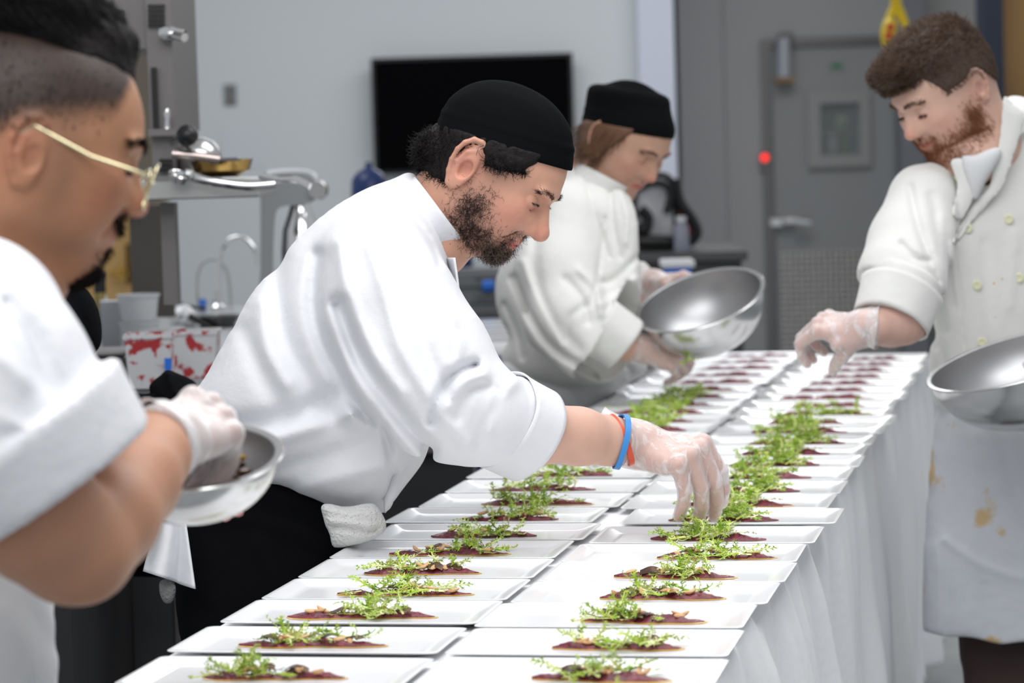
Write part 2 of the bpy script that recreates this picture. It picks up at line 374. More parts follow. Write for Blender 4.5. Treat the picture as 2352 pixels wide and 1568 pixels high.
# yellow cord
t = empty('extension_cord', on_y(2052, 60, 11), 'looped yellow power cord with a yellow socket hanging from above', 'cord')
mb = MB()
for (dx, ph) in ((0, 0), (9, 1.5), (-7, 3)):
    P = [on_y(2062+dx+4*math.sin(ph), -60, 11), on_y(2056+dx, 0, 11), on_y(2066+dx, 30, 11), on_y(2080+dx*.5, 62, 11), on_y(2076+dx*.4, 92, 11), on_y(2054+dx, 114, 11), on_y(2034+dx*.5, 102, 11), on_y(2030+dx*.4, 70, 11), on_y(2044+dx*.6, 35, 11), on_y(2054+dx*.4, 10, 11.02)]
    mb.tube(catmull(P, 6, False), .0065, 8)
mb.build('cable', m_yellow, t, True)
mb = MB(); P = [on_y(2047, 44, 10.97), on_y(2043, 70, 10.97), on_y(2040, 98, 10.97)]; mb.tube(catmull(P, 5, False), [.02, .03, .036, .038, .038, .038, .036, .034, .03, .022, .01], 14, flat=.7); so = mb.build('socket_head', m_yellow, t, True)
for yy in (62, 82):
    mb = MB(); mb.lathe([(0, 0), (.014, 0), (.016, .012)], on_y(2046 if yy < 70 else 2042, yy, 10.925), frame_z((0, 1, 0)), 14); mb.build('indicator', m_red, so, True)
# dark counter at the back with bag and box
t = empty('storage_counter', on_y(1600, 800, 9.9), 'dark grey cabinet against the wall behind the second chef', 'cabinet')
q0 = on_y(1470, 800, 9.9); q1 = on_y(1703, 575, 9.9)
mb = MB(); mb.box((q0[0]-.35, 9.9, 0.0), (q1[0], 10.6, q1[2]-.035)); mb.build('body', mat('counter_dark', (.05, .05, .052), .5, var=(3, (.075, .073, .07), .5, .2)), t)
mb = MB(); mb.box((q0[0]-.37, 9.87, q1[2]-.035), (q1[0]+.02, 10.62, q1[2]), bev=.005); mb.build('top', mat('counter_top', (.09, .09, .09), .35), t); ZCN = q1[2]
# backpack
t = empty('backpack', on_y(1520, 570, 10.1), 'grey backpack with black piping and a red side pocket on the dark cabinet', 'backpack')
def puff(px, Y, thick, m, name, parent, n=10, squash=1.):
    P = catmull(px, 4); W = np.array([on_y(p[0], p[1], Y) for p in P]); c = W.mean(0); V = []; k = len(W)
    for i, s_ in enumerate(np.linspace(-1, 1, n)):
        sc = (1-abs(s_)**3)**.5*.25+.75 if abs(s_) < 1 else .72
        V += [c+(q-c)*np.array([sc, 1, sc])+np.array([0, (s_+1)*thick/2, 0]) for q in W]
    Fc = [(i*k+j, i*k+(j+1) % k, (i+1)*k+(j+1) % k, (i+1)*k+j) for i in range(n-1) for j in range(k)]+[tuple(range(k))[::-1], tuple(range((n-1)*k, n*k))]
    mb = MB().add(V, Fc); return mb.build(name, m, parent, True)
puff([(1452, 567), (1452, 470), (1462, 415), (1500, 398), (1535, 402), (1552, 440), (1562, 567)], 10.1, .2, m_grey, 'body', t)
mb = MB(); mb.tube(catmull([on_y(*p, 10.09) for p in [(1455, 540), (1455, 470), (1466, 420), (1500, 402), (1534, 406), (1548, 445), (1557, 560)]], 5, False), .012, 8); mb.build('piping', m_blkpl, t, True)
mb = MB(); mb.tube(catmull([on_y(*p, 10.06) for p in [(1466, 432), (1500, 420), (1530, 425), (1540, 450), (1530, 490)]], 5, False), .014, 8); mb.tube(catmull([on_y(*p, 10.06) for p in [(1470, 480), (1488, 500), (1480, 530), (1462, 520)]], 5, False), .02, 8); mb.build('strap', m_blkpl, t, True)
puff([(1548, 566), (1548, 480), (1562, 470), (1590, 515), (1598, 540), (1580, 566)], 10.12, .12, m_red, 'side_pocket', t)
mb = MB(); mb.tube(catmull([on_y(*p, 10.08) for p in [(1552, 410), (1560, 460), (1590, 505), (1600, 535), (1580, 560)]], 5, False), .02, 8); mb.build('side_strap', m_blkpl, t, True)
puff([(1454, 568), (1454, 545), (1500, 540), (1556, 545), (1556, 568)], 10.04, .06, m_blkpl, 'base_panel', t)
t = empty('drinking_bottle', on_y(1567, 590, 9.98), 'pale translucent bottle standing in front of the red backpack pocket', 'bottle')
mb = MB(); q = on_y(1566, 575, 10.0); q[2] = ZCN; mb.lathe([(0, 0), (.026, 0), (.028, .01), (.026, .085), (.016, .10), (.016, .108)], q, None, 16); mb.build('body', mat('bottle_pale', (.35, .37, .45), .3, alpha=.8), t, True)
mb = MB(); mb.lathe([(.018, .105), (.018, .122), (0, .123)], q, None, 16); mb.build('cap', m_white, t, True)
t = empty('glove_box', on_y(1556, 620, 8.6), 'white and blue carton lying on a pile behind the steel bowl', 'box')
mb = MB(); a_ = at(1520, 616, 8.6); b_ = at(1596, 597, 8.6); mb.box((a_[0], a_[1], a_[2]), (b_[0], a_[1]+.15, b_[2]), bev=.004); mb.build('lid', m_white, t)
mb = MB(); a2 = at(1524, 640, 8.6); mb.box((a_[0]+.01, a_[1]+.01, a2[2]-.3), (b_[0]-.01, a_[1]+.14, a_[2])); mb.build('carton', m_blue, t)
mb = MB(); mb.box((a_[0]-.1, a_[1], 0), (b_[0]+.05, a_[1]+.35, a2[2]-.3)); tag(mb.build('supply_cart', m_steeldk), 'dark steel cart below the white and blue carton', 'cart')
# grey drawer unit and side table behind first chef
t = empty('drawer_unit', at(1100, 700, 9.4), 'grey steel drawer unit behind the middle chef\'s chin', 'cabinet')
q0 = at(1000, 735, 9.4); q1 = at(1230, 612, 9.4)
mb = MB(); mb.box((q0[0], q0[1], .02), (q1[0], q0[1]+.5, q1[2])); mb.build('body', mat('drawer_grey', (.23, .245, .26), .45, .3), t)
for (yy0, yy1) in ((622, 662), (668, 700), (705, 733)):
    e0 = at(1010, yy1, 9.38); e1 = at(1220, yy0, 9.38); mb = MB(); mb.box((e0[0], q0[1]-.015, e0[2]), (e1[0], q0[1], e1[2]), bev=.003); d_ = mb.build('drawer', mat('drawer_face', (.19, .205, .215), .4, .3), t)
    mb = MB(); mb.box((e0[0]+.12, q0[1]-.03, e1[2]-.018), (e1[0]-.04, q0[1]-.015, e1[2]-.008)); mb.build('drawer_handle', m_steeldk, d_)
mb = MB(); e0 = at(1108, 668, 7.9); mb.tube([at(1108, 658, 9.34)+np.array([0, .0, 0]), at(1135, 656, 9.34)], .020, 12); tag(mb.build('blue_tape_roll', m_blue, None, True), 'small bright blue roll hanging on the grey drawer unit', 'tape')
mb = MB(); e0 = at(1030, 612, 9.5); e1 = at(1085, 585, 9.5); mb.box((e0[0], e0[1], q1[2]), (e1[0], e0[1]+.2, e1[2]), bev=.01); tag(mb.build('navy_bin', m_navy), 'dark navy bin on top of the grey drawer unit, under the bearded chin', 'bin')
# navy jug left of tv
t = empty('water_jug', at(850, 420, 9), 'dark blue lidded jug below the left corner of the television', 'jug')
q = at(850, 470, 9); mb = MB(); mb.lathe([(0, 0), (.055, 0), (.06, .02), (.056, .08), (.042, .10), (.018, .115), (.012, .12), (.010, .135), (0, .136)], q, None, 24); mb.build('body', m_navy, t, True)
mb = MB(); mb.box((q[0]-.05, q[1]-.08, 0), (q[0]+.05, q[1]+.3, q[2]-.001)); tag(mb.build('side_counter', m_steelmid), 'steel counter under the dark blue jug, behind the middle chef\'s back', 'counter')
# white tray table left behind chef 2
t = empty('tray_table', at(1130, 800, 7.4), 'white side table with stacked trays behind the second chef', 'table')
p0, p1 = on_z(1050, 800, .80), on_z(1175, 738, .80)
mb = MB(); mb.box((p0[0]-.05, p0[1], .775), (p1[0]+.08, p1[1], .80), bev=.003)
for i in range(5):
    y_ = p0[1]+(p1[1]-p0[1])*(i+.1)/5; mb.box((p0[0], y_, .80), (p1[0]+.05, y_+(p1[1]-p0[1])/5*.8, .812), bev=.003)
mb.build('top', m_porc, t)
mb = MB()
for (u, v) in ((.02, .05), (.02, .95), (.9, .05), (.9, .95)):
    x_ = p0[0]+(p1[0]-p0[0])*u; y_ = p0[1]+(p1[1]-p0[1])*v; mb = MB(); mb.tube([(x_, y_, 0), (x_, y_, .775)], .015, 8); mb.build('leg', m_steeldk, t, True)
t = empty('rolling_rack', at(960, 1150, 5.6), 'dark low cart behind the middle chef, left of the plated table', 'cart')
q0 = at(870, 1230, 5.6); q1 = at(1085, 1000, 5.6)
mb = MB(); mb.box((q0[0], q0[1], 0.05), (q1[0], q0[1]+.5, q1[2]-.03)); mb.build('body', mat('cart_dark', (.035, .036, .04), .4, .5), t)
mb = MB(); mb.box((q0[0]-.02, q0[1]-.03, q1[2]-.03), (q1[0]+.02, q0[1]+.52, q1[2]), bev=.004); mb.build('top', m_steeldk, t)
mb = MB(); mb.box((q0[0]+.06, q0[1]-.02, .40), (q1[0]-.02, q0[1], .46)); mb.build('rail', m_steeldk, t)
mb = MB(); q = at(1106, 822, 6.9); mb.lathe([(0, -.03), (.022, -.022), (.03, 0), (.022, .022), (0, .03)], q, None, 16); mb.tube([q, (q[0], q[1]+.05, q[2])], .02, 10); 
mb.box((q[0]-.05, q[1]+.03, 0), (q[0]+.05, q[1]+.1, q[2]+.0)); tag(mb.build('blue_dispenser', m_navy, None, True), 'dark blue knob of a dispenser between the first and second chef', 'dispenser')
# ------------------------------------------------------------ left equipment
ZE = 5.6
def eb(mbx, x0, y0, x1, y1, Z=ZE, d=.3, bev=0):
    l, h = pxbox(x0, y0, x1, y1, Z, d); mbx.box(l, h, bev=bev); return mbx
t = empty('salamander_grill', at(200, 500, ZE), 'tall dark stainless grill tower with vents and slots behind the left chef', 'oven')
mb = MB()
eb(mb, -300, -260, 334, 120, d=.5); eb(mb, 334, -260, 392, 300, ZE-.01, .45); eb(mb, 350, 300, 400, 430, ZE-.01, .4)
mb.build('housing', m_steelmid, t)
mb = MB(); eb(mb, -200, 30, 282, 55, ZE-.02, .03); eb(mb, -200, 66, 282, 74, ZE-.02, .03); mb.build('slot', m_blkpl, t)
mb = MB()
for i in range(5):
    for j in range(5): eb(mb, 340+j*8, 10+i*11, 345+j*8, 18+i*11, ZE-.02, .015)
mb.build('vent_grille', m_blkpl, t)
mb = MB()
for i in range(3):
    for j in range(4): eb(mb, 366+j*8, 365+i*11, 371+j*8, 373+i*11, ZE-.03, .015)
mb.build('vent_grille', m_blkpl, t)
mb = MB(); eb(mb, 349, 155, 361, 295, ZE-.02, .015); mb.build('guide_slot', m_blkpl, t)
mb = MB(); q = at(392, 78, ZE-.03); mb.lathe([(0, -.02), (.014, -.02), (.018, -.005), (.012, .01), (.009, .03)], q, frame_z((1, -.3, -.12)), 16); mb.tube([q, at(424, 86, ZE-.06)], [.008, .009], 12); mb.build('clamp_knob', m_chrome, t, True)
mb = MB(); mb.tube([at(384, 298, ZE-.04), at(384, 275, ZE-.04), at(384, 262, ZE-.04), at(384, 250, ZE-.04)], [.006, .004, .007, .005], 10); mb.build('thumb_screw', m_chrome, t, True)
mb = MB(); eb(mb, 340, 296, 404, 312, ZE-.05, .4); eb(mb, 334, 404, 410, 428, ZE-.05, .4); mb.build('base_plate', m_steelmid, t)
mb = MB(); q = at(430, 311, ZE-.12); mb.lathe([(0, -.022), (.012, -.018), (.02, -.008), (.022, 0), (.02, .008), (.012, .018), (0, .022)], q, None, 20); kn = mb.build('lever_knob', m_blkpl, t, True)
mb = MB(); mb.tube([at(430, 311, ZE-.11), at(392, 330, ZE)], .006, 8); mb.build('lever', m_chrome, t, True)
# hanging lower column and steel back panel
t = empty('wall_shelf', at(480, 450, ZE), 'long stainless shelf with utensils lying on it, left of the middle chef', 'shelf')
mb = MB(); l, h = pxbox(-300, 424, 596, 466, ZE-.1, .4); mb.box(l, h, bev=.003); mb.build('shelf_board', mat('shelf_steel', (.50, .50, .49), .35, .8), t)
mb = MB(); l2, h2 = pxbox(372, 466, 404, 700, ZE, .06); mb.box(l2, h2); mb.build('post', m_steelmid, t)
SZ = h[2]
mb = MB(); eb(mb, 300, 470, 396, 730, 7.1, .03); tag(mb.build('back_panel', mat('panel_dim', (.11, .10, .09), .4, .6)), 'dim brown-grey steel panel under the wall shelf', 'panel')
# pan, ladles
t = empty('frying_pan', at(500, 400, ZE-.08), 'shallow brass-toned pan lying on the steel shelf', 'pan')
q = at(505, 424, ZE-.05); q[2] = SZ+.001; mb = MB(); mb.lathe([(0, .0), (.035, 0), (.055, .012), (.062, .034), (.059, .034), (.052, .014), (.033, .004), (0, .004)], q+np.array([0, .05, .004]), None, 32); mb.build('pan_body', m_gold, t, True)
mb = MB(); mb.tube(catmull([at(596, 404, ZE-.1), at(640, 412, ZE-.12), at(680, 412, ZE-.14), at(712, 428, ZE-.16)], 5, False), .004, 8, flat=1.8); mb.build('handle', m_chrome, t, True)
t = empty('ladle', at(600, 420, ZE-.1), 'long chrome ladle lying along the front edge of the steel shelf', 'ladle')
mb = MB(); mb.tube(catmull([at(402, 400, ZE-.13), at(430, 405, ZE-.14), at(500, 420, ZE-.15), at(570, 428, ZE-.15), at(632, 424, ZE-.15)], 6, False), .0055, 10, flat=1.6); mb.build('handle', m_chrome, t, True)
mb = MB(); mb.lathe([(0, -.02), (.016, -.015), (.024, 0), (.020, .002), (0, -.012)], at(412, 400, ZE-.14), frame_z((.3, -.3, 1)), 20); mb.build('bowl', m_chrome, t, True)
mb = MB()
for k in range(3): mb.lathe([(.005, -.005), (.011, 0), (.005, .005)], at(428+k*5, 400+k, ZE-.15), frame_z((1, 0, 0)), 14)
mb.build('collar', m_chrome, t, True)
t = empty('serving_spatula', at(440, 350, ZE-.05), 'chrome spatula resting on the pile of utensils on the steel shelf', 'utensil')
mb = MB(); mb.tube([at(396, 354, ZE-.1), at(450, 358, ZE-.1), at(505, 366, ZE-.1)], .006, 10, flat=1.5); mb.build('handle', mat('rose_steel', (.5, .42, .40), .25, 1.), t, True)
mb = MB(); l3, h3 = pxbox(500, 362, 548, 370, ZE-.1, .05); mb.box(l3, h3, bev=.002); mb.build('blade', m_steeldk, t)
t = empty('serving_cloche', at(450, 340, ZE), 'domed steel lid under the black lever knob on the shelf', 'lid')
q = at(447, 424, ZE-.03); q[2] = SZ+.001; mb = MB(); mb.lathe([(.045, 0), (.045, .045), (.042, .06), (.03, .075), (.012, .083), (0, .084)], q+np.array([0, .1, 0]), None, 28); mb.build('dome', m_steel, t, True)
# stand mixer
t = empty('stand_mixer', at(670, 500, 7), 'grey planetary stand mixer between the shelf and the middle chef\'s back', 'mixer')
m_mixer = mat('mixer_grey', (.26, .27, .28), .35, .4)
V = catmull([(598, 470), (596, 420), (606, 396), (640, 388), (700, 388), (728, 400), (738, 425), (728, 455), (690, 466), (650, 470), (632, 500), (628, 640), (640, 720), (700, 735), (700, 754), (598, 754), (598, 620)], 4)
mb = MB(); k = len(V); W0 = [at(p[0], p[1], 6.9) for p in V]; W1 = [at(p[0], p[1], 7.05) for p in V]
c = np.mean(W0, 0)
Wm = [c+(q-c)*.93+np.array([0, -.035, 0]) for q in W0]; Wn = [q+np.array([0, .0, 0]) for q in W1]
VV = Wm+W0+Wn; mb.add(VV, [(i*k+j, i*k+(j+1) % k, (i+1)*k+(j+1) % k, (i+1)*k+j) for i in range(2) for j in range(k)]+[tuple(range(k))[::-1]])
mb.build('body', m_mixer, t, True)
mb = MB(); mb.lathe([(.0, 0), (.022, 0), (.024, .02), (.018, .03)], at(728, 436, 6.85), frame_z((.2, 1, 0)), 18); mb.build('hub', m_steel, t, True)
mb = MB(); mb.lathe([(.024, .05), (.024, .02), (.03, 0), (.045, -.04), (.05, -.09), (.05, -.13), (0, -.14)], at(690, 490, 6.9), None, 26); mb.build('mixing_bowl', m_chrome, t, True)
# left sink counter
ZK = .90
t = empty('sink_counter', at(420, 760, 6.4), 'stainless sink counter along the left wall', 'counter')
p0 = on_z(-100, 905, ZK); p1 = on_z(700, 706, ZK)
mb = MB(); mb.box((p0[0]-.6, p0[1], ZK-.05), (at(700, 706, p1[1])[0], p1[1]+.2, ZK), bev=.004); mb.build('worktop', mat('counter_steel', (.40, .41, .42), .3, .9), t)
mb = MB(); mb.box((p0[0]-.6, p0[1]+.03, .05), (at(700, 706, p1[1])[0]-.03, p1[1]+.18, ZK-.05)); mb.build('base', m_steeldk, t)
CY0, CY1 = p0[1], p1[1]
def stand(px, py, Z, z=ZK):     # point on the counter below a pixel
    q = on_z(px, py, z); return q
t = empty('gooseneck_faucet', stand(500, 712, 0), 'chrome gooseneck faucet rising beside the middle chef\'s back', 'faucet')
q = stand(500, 712, 0); Zq = proj(q)[2]
mb = MB(); mb.tube(catmull([q, at(500, 690, Zq), at(503, 610, Zq), at(508, 575, Zq), at(525, 552, Zq), at(548, 545, Zq), at(572, 554, Zq), at(588, 580, Zq), at(590, 610, Zq)], 6, False), .0068, 12); mb.build('spout', m_chrome, t, True)
mb = MB(); mb.lathe([(.02, 0), (.02, .01), (.012, .018), (.011, .05), (.009, .05)], q, None, 18); mb.build('base', m_chrome, t, True)
t = empty('grey_hose', stand(465, 706, 0), 'thin grey hose arching up behind the faucet', 'hose')
mb = MB(); mb.tube(catmull([stand(466, 706, 0), at(455, 690, Zq+.1), at(453, 640, Zq+.1), at(465, 605, Zq+.1), at(495, 595, Zq+.1), at(520, 620, Zq+.1), at(528, 665, Zq+.1), at(530, 704, Zq+.1)], 5, False), .0045, 8); mb.build('tube', mat('hose_grey', (.42, .42, .40), .5), t, True)
mb = MB(); mb.tube([stand(466, 708, 0), at(466, 694, Zq)], .011, 10); mb.build('valve', m_blue, t, True)
t = empty('rinse_sprayer', stand(415, 700, 0), 'black spray head with a curved dark hose beside the steel post', 'spray head')
mb = MB(); mb.tube(catmull([at(400, 672, Zq), at(408, 690, Zq), at(425, 702, Zq-.05), at(470, 708, Zq-.1)], 5, False), .005, 8); mb.tube([at(398, 668, Zq), at(404, 690, Zq)], [.014, .01], 10); mb.build('body', m_blkpl, t, True)
t = empty('saute_pan', stand(470, 742, 0), 'steel pan with a black handle lying by the sink', 'pan')
q = stand(478, 752, 0)+np.array([0, 0, .002]); mb = MB(); mb.lathe([(0, 0), (.045, 0), (.06, .025), (.058, .025), (.044, .003), (0, .003)], q+np.array([.02, .05, 0]), None, 28); mb.build('pan_body', m_steeldk, t, True)
Zq2 = proj(q)[2]; mb = MB(); mb.tube(catmull([at(434, 726, Zq2), at(450, 733, Zq2), at(480, 750, Zq2), at(500, 760, Zq2)], 4, False), [.010]*3+[.009]*9+[.008], 10); mb.build('handle', m_blkpl, t, True)
mb = MB(); mb.tube(catmull([stand(400, 745, 0)+np.array([0, 0, .018]), stand(425, 738, 0)+np.array([0, 0, .030]), stand(440, 750, 0)+np.array([0, 0, .018])], 4, False), .016, 8); tag(mb.build('paper_towel', m_white, None, True), 'crumpled white paper towel on the sink counter', 'paper towel')
# deli containers
def cup(px, py, Z0, r, h_, lab, up=True):
    q = on_z(px, py, ZK) if up is True else np.array(up)
    t = empty('deli_container', q, lab, 'container', 'deli containers stacked by the sink')
    mb = MB(); mb.lathe([(0, 0), (r*.82, 0), (r*.84, .003), (r*.98, h_-.006), (r*1.04, h_-.006), (r*1.05, h_), (r*.97, h_), (r*.8, .005), (0, .005)], q, None, 30); mb.build('tub', m_plast, t, True); return q
qb = on_z(322, 800, ZK)
Zc = proj(qb)[2]; r_ = 46*Zc/F; hc = (800-738)*Zc/F
cup(322, 800, 0, r_, hc, 'clear plastic tub, lower of the two stacked by the sink')
cup(322, 800, 0, r_*1.04, (738-676)*Zc/F, 'clear plastic tub, upper of the two stacked by the sink', qb+np.array([0, 0, hc+.001]))
# red smeared square bins
for (x0, x1, yb, lab, tape) in ((290, 395, 893, 'square clear bin smeared with red beet juice and a blue label', True), (396, 500, 868, 'square clear bin smeared with red juice, half behind the chef\'s back', False)):
    q = on_z((x0+x1)/2, yb, ZK); Zb = proj(q)[2]; wd = (x1-x0)*Zb/F/2; hh = (125 if tape else 108)*Zb/F
    t = empty('food_bin', q, lab, 'container', 'square food bins on the sink counter')
    mb = MB(); k = []
    def ring(s_, z_, inset=0): return [q+np.array([sx*(wd*s_-inset), wd*s_*sy*1.0+wd-(inset*sy), z_]) for (sx, sy) in ((-1, -1), (1, -1), (1, 1), (-1, 1))]
    Vr = ring(.86, 0)+ring(1, hh-.008)+ring(1.06, hh-.008)+ring(1.06, hh)+ring(.97, hh)+ring(.84, .004)
    Fr = [(i*4+j, i*4+(j+1) % 4, (i+1)*4+(j+1) % 4, (i+1)*4+j) for i in range(5) for j in range(4)]+[(3, 2, 1, 0), (20, 21, 22, 23)]
    mb.add(Vr, Fr); mb.build('bin_body', m_plastred, t)
    if tape:
        mb = MB(); l, h = pxbox(378, 822, 394, 850, Zb-.012, .001); mb.box(l, h); mb.build('blue_label', m_blue, t)
# steel insert pan, folder, black bottle
t = empty('steel_insert_pan', stand(250, 890, 0), 'long stainless insert pan left of the red smeared bin', 'pan')
q0 = on_z(205, 893, ZK); q1 = on_z(290, 893, ZK); Zb = proj(q0)[2]; hh = 82*Zb/F
mb = MB(); mb.box((q0[0], q0[1], ZK), (q1[0]-.004, q0[1]+.16, ZK+hh-.006), bev=.006); mb.box((q0[0]-.006, q0[1]-.006, ZK+hh-.006), (q1[0]-.003, q0[1]+.166, ZK+hh), bev=.002); mb.build('pan_body', m_steelmid, t)
t = empty('steel_pot', on_z(176, 1010, .80), 'tall narrow stainless pot with a wide rim beside the left chef\'s shoulder', 'pot')
q = at(172, 1010, 4.9); q[2] = max(q[2]-.02, .5); Zb = 4.9; mb = MB(); u = Zb/F
hz = at(172, 800, 4.9)[2]-q[2]
mb.lathe([(0, 0), (26*u, 0), (28*u, .01), (28*u, hz-80*u), (36*u, hz-70*u), (38*u, hz-10*u), (40*u, hz-2*u), (38*u, hz), (35*u, hz-6*u), (33*u, hz-68*u), (25*u, hz-78*u), (25*u, .01), (0, .01)], q, None, 36)
mb.build('pot_body', m_steelmid, t, True)
mb = MB(); mb.box((q[0]-.5, q[1]-.62, 0), (q[0]+.08, q[1]+.06, q[2]-.001)); tag(mb.build('prep_cart', mat('cart_black', (.03, .03, .032), .4, .5)), 'dark steel cart carrying the tall pot beside the left foreground person', 'cart')
mb = MB(); q0 = on_z(262, 800, ZK); Zb = proj(q0)[2]; l, h = pxbox(232, 690, 275, 800, Zb, .02); mb.box((l[0], l[1], ZK), (h[0], h[1], h[2]), R=Matrix.Rotation(.12, 3, 'X')); tag(mb.build('steel_divider', mat('divider', (.38, .39, .41), .4, .6)), 'upright grey panel standing left of the stacked tubs', 'panel')
t = empty('spray_bottle', at(231, 700, 7.3), 'small bottle with a black cap in front of the wooden door', 'bottle')
q = at(231, 705, 6.9); mb = MB(); mb.lathe([(0, 0), (.014, 0), (.014, .035), (.011, .04)], q, None, 14); mb.build('body', mat('amber', (.25, .19, .05), .3), t, True)
mb = MB(); mb.lathe([(.015, .036), (.015, .085), (0, .086)], q, None, 14); mb.build('cap', m_blkpl, t, True)
t = empty('small_bottle', at(242, 700, 6.8), 'tiny clear bottle beside the black capped bottle', 'bottle')
q3 = at(241, 706, 6.9); mb = MB(); mb.lathe([(0, 0), (.008, 0), (.008, .025), (.004, .03), (0, .031)], q3, None, 12); mb.build('body', m_plast, t, True)
mb = MB(); mb.box((q[0]-.1, q[1]-.05, ZK), (q[0]+.05, q[1]+.12, q[2]-.001)); tag(mb.build('low_box', m_steelmid), 'steel box under the small bottles by the wooden door', 'box')
# wooden door far left
t = empty('door_3', on_y(270, 600, 12)); tag(t, kind='structure')
q0 = on_y(80, 1000, 12); q1 = on_y(314, 380, 12); mb = MB(); mb.box((q0[0], 12, 0), (q1[0], 12.05, 2.1)); mb.build('door_leaf', m_wood, t)
mb = MB(); mb.tube([on_y(248, 627, 11.92), on_y(284, 627, 11.9)], .010, 10); mb.lathe([(.0, 0), (.03, 0), (.03, .012)], on_y(278, 627, 11.96), frame_z((0, -1, 0)), 18); mb.build('door_handle', m_brass, t, True)
mb = MB(); pb(mb, 290, 560, 311, 650, 11.98, .03, .003); mb.build('lock_plate', mat('dark_brass', (.16, .10, .03), .4, .8), t)
mb = MB(); mb.box((q1[0]-.0, 11.9, 0), (q1[0]+.12, 12.1, 2.3)); tag(mb.build('trim_6', mat('jamb', (.20, .17, .13), .5)), kind='structure')
# dark fabric heap and black bag
t = puffb = None
mb = MB()
# ------------------------------------------------------------ plates and salads
def rrect(hx, hy, r, n=4):
    out = []
    for (cx, cy, a0) in ((hx-r, hy-r, 0), (-hx+r, hy-r, 90), (-hx+r, -hy+r, 180), (hx-r, -hy+r, 270)):
        for k in range(n+1):
            a = math.radians(a0+90*k/n); out.append((cx+r*math.cos(a), cy+r*math.sin(a)))
    return out
def rings_mesh(specs, cap0=True, cap1=True):
    V = []; n = None
    for (hx, hy, r, z) in specs:
        R = rrect(hx, hy, r); n = len(R); V += [(x, y, z) for x, y in R]
    k = len(specs); Fc = [(i*n+j, i*n+(j+1) % n, (i+1)*n+(j+1) % n, (i+1)*n+j) for i in range(k-1) for j in range(n)]
    if cap0: Fc.append(tuple(range(n))[::-1])
    if cap1: Fc.append(tuple(range((k-1)*n, k*n)))
    return V, Fc
hx, hy = PL/2, PW/2
PV, PF = rings_mesh([(hx-.03, hy-.03, .012, 0), (hx-.028, hy-.028, .012, .003), (hx-.003, hy-.003, .01, .0145), (hx, hy, .01, .0165), (hx, hy, .01, .018), (hx-.002, hy-.002, .01, .0188), (hx-.006, hy-.006, .01, .018),
                     (hx-.022, hy-.020, .012, .0085), (hx-.028, hy-.026, .012, .0058), (hx-.034, hy-.032, .012, .005), (hx-.06, hy-.06, .006, .0048)])
PV = [(x, y, z*.52) for x, y, z in PV]
plate_me = None
ORD = ['nearest', 'second', 'third', 'fourth', 'fifth', 'sixth', 'seventh', 'eighth', 'ninth', 'tenth', 'eleventh', 'twelfth', 'thirteenth', 'fourteenth', 'fifteenth', 'sixteenth', 'seventeenth', 'eighteenth', 'nineteenth', 'twentieth', 'twenty-first', 'twenty-second', 'twenty-third', 'twenty-fourth', 'twenty-fifth', 'twenty-sixth', 'twenty-seventh']
LEFT = [(420, 745, 1618), (480, 805, 1533), (565, 900, 1458), (680, 1015, 1392), (790, 1095, 1343), (850, 1110, 1297), (905, 1175, 1255), (1000, 1240, 1215), (1070, 1290, 1177), (1115, 1365, 1143), (1140, 1375, 1110), (1230, 1415, 1076), (1270, 1450, 1046), (1310, 1490, 1020), (1350, 1540, 996), (1392, 1585, 975), (1405, 1600, 955), (1420, 1620, 937), (1480, 1645, 919), (1505, 1668, 903), (1540, 1700, 886), (1560, 1740, 869), (1590, 1770, 852), (1620, 1790, 836), (1645, 1810, 822), (1670, 1830, 810)]
RIGHT = [(1180, 1500, 1620), (1230, 1545, 1535), (1280, 1575, 1463), (1345, 1628, 1402), (1383, 1665, 1356), (1415, 1692, 1308), (1515, 1782, 1264), (1500, 1765, 1222), (1545, 1795, 1176), (1580, 1825, 1143), (1635, 1843, 1112), (1650, 1870, 1081), (1683, 1888, 1053), (1712, 1910, 1028), (1728, 1945, 1005), (1735, 1952, 978), (1770, 1940, 959), (1800, 2007, 941), (1820, 1990, 922), (1795, 2010, 904), (1835, 1995, 888), (1860, 2015, 873), (1890, 2030, 858), (1910, 2045, 844), (1935, 2055, 830), (1960, 2075, 816)]
leafmats = [m_leafd, m_leafl]
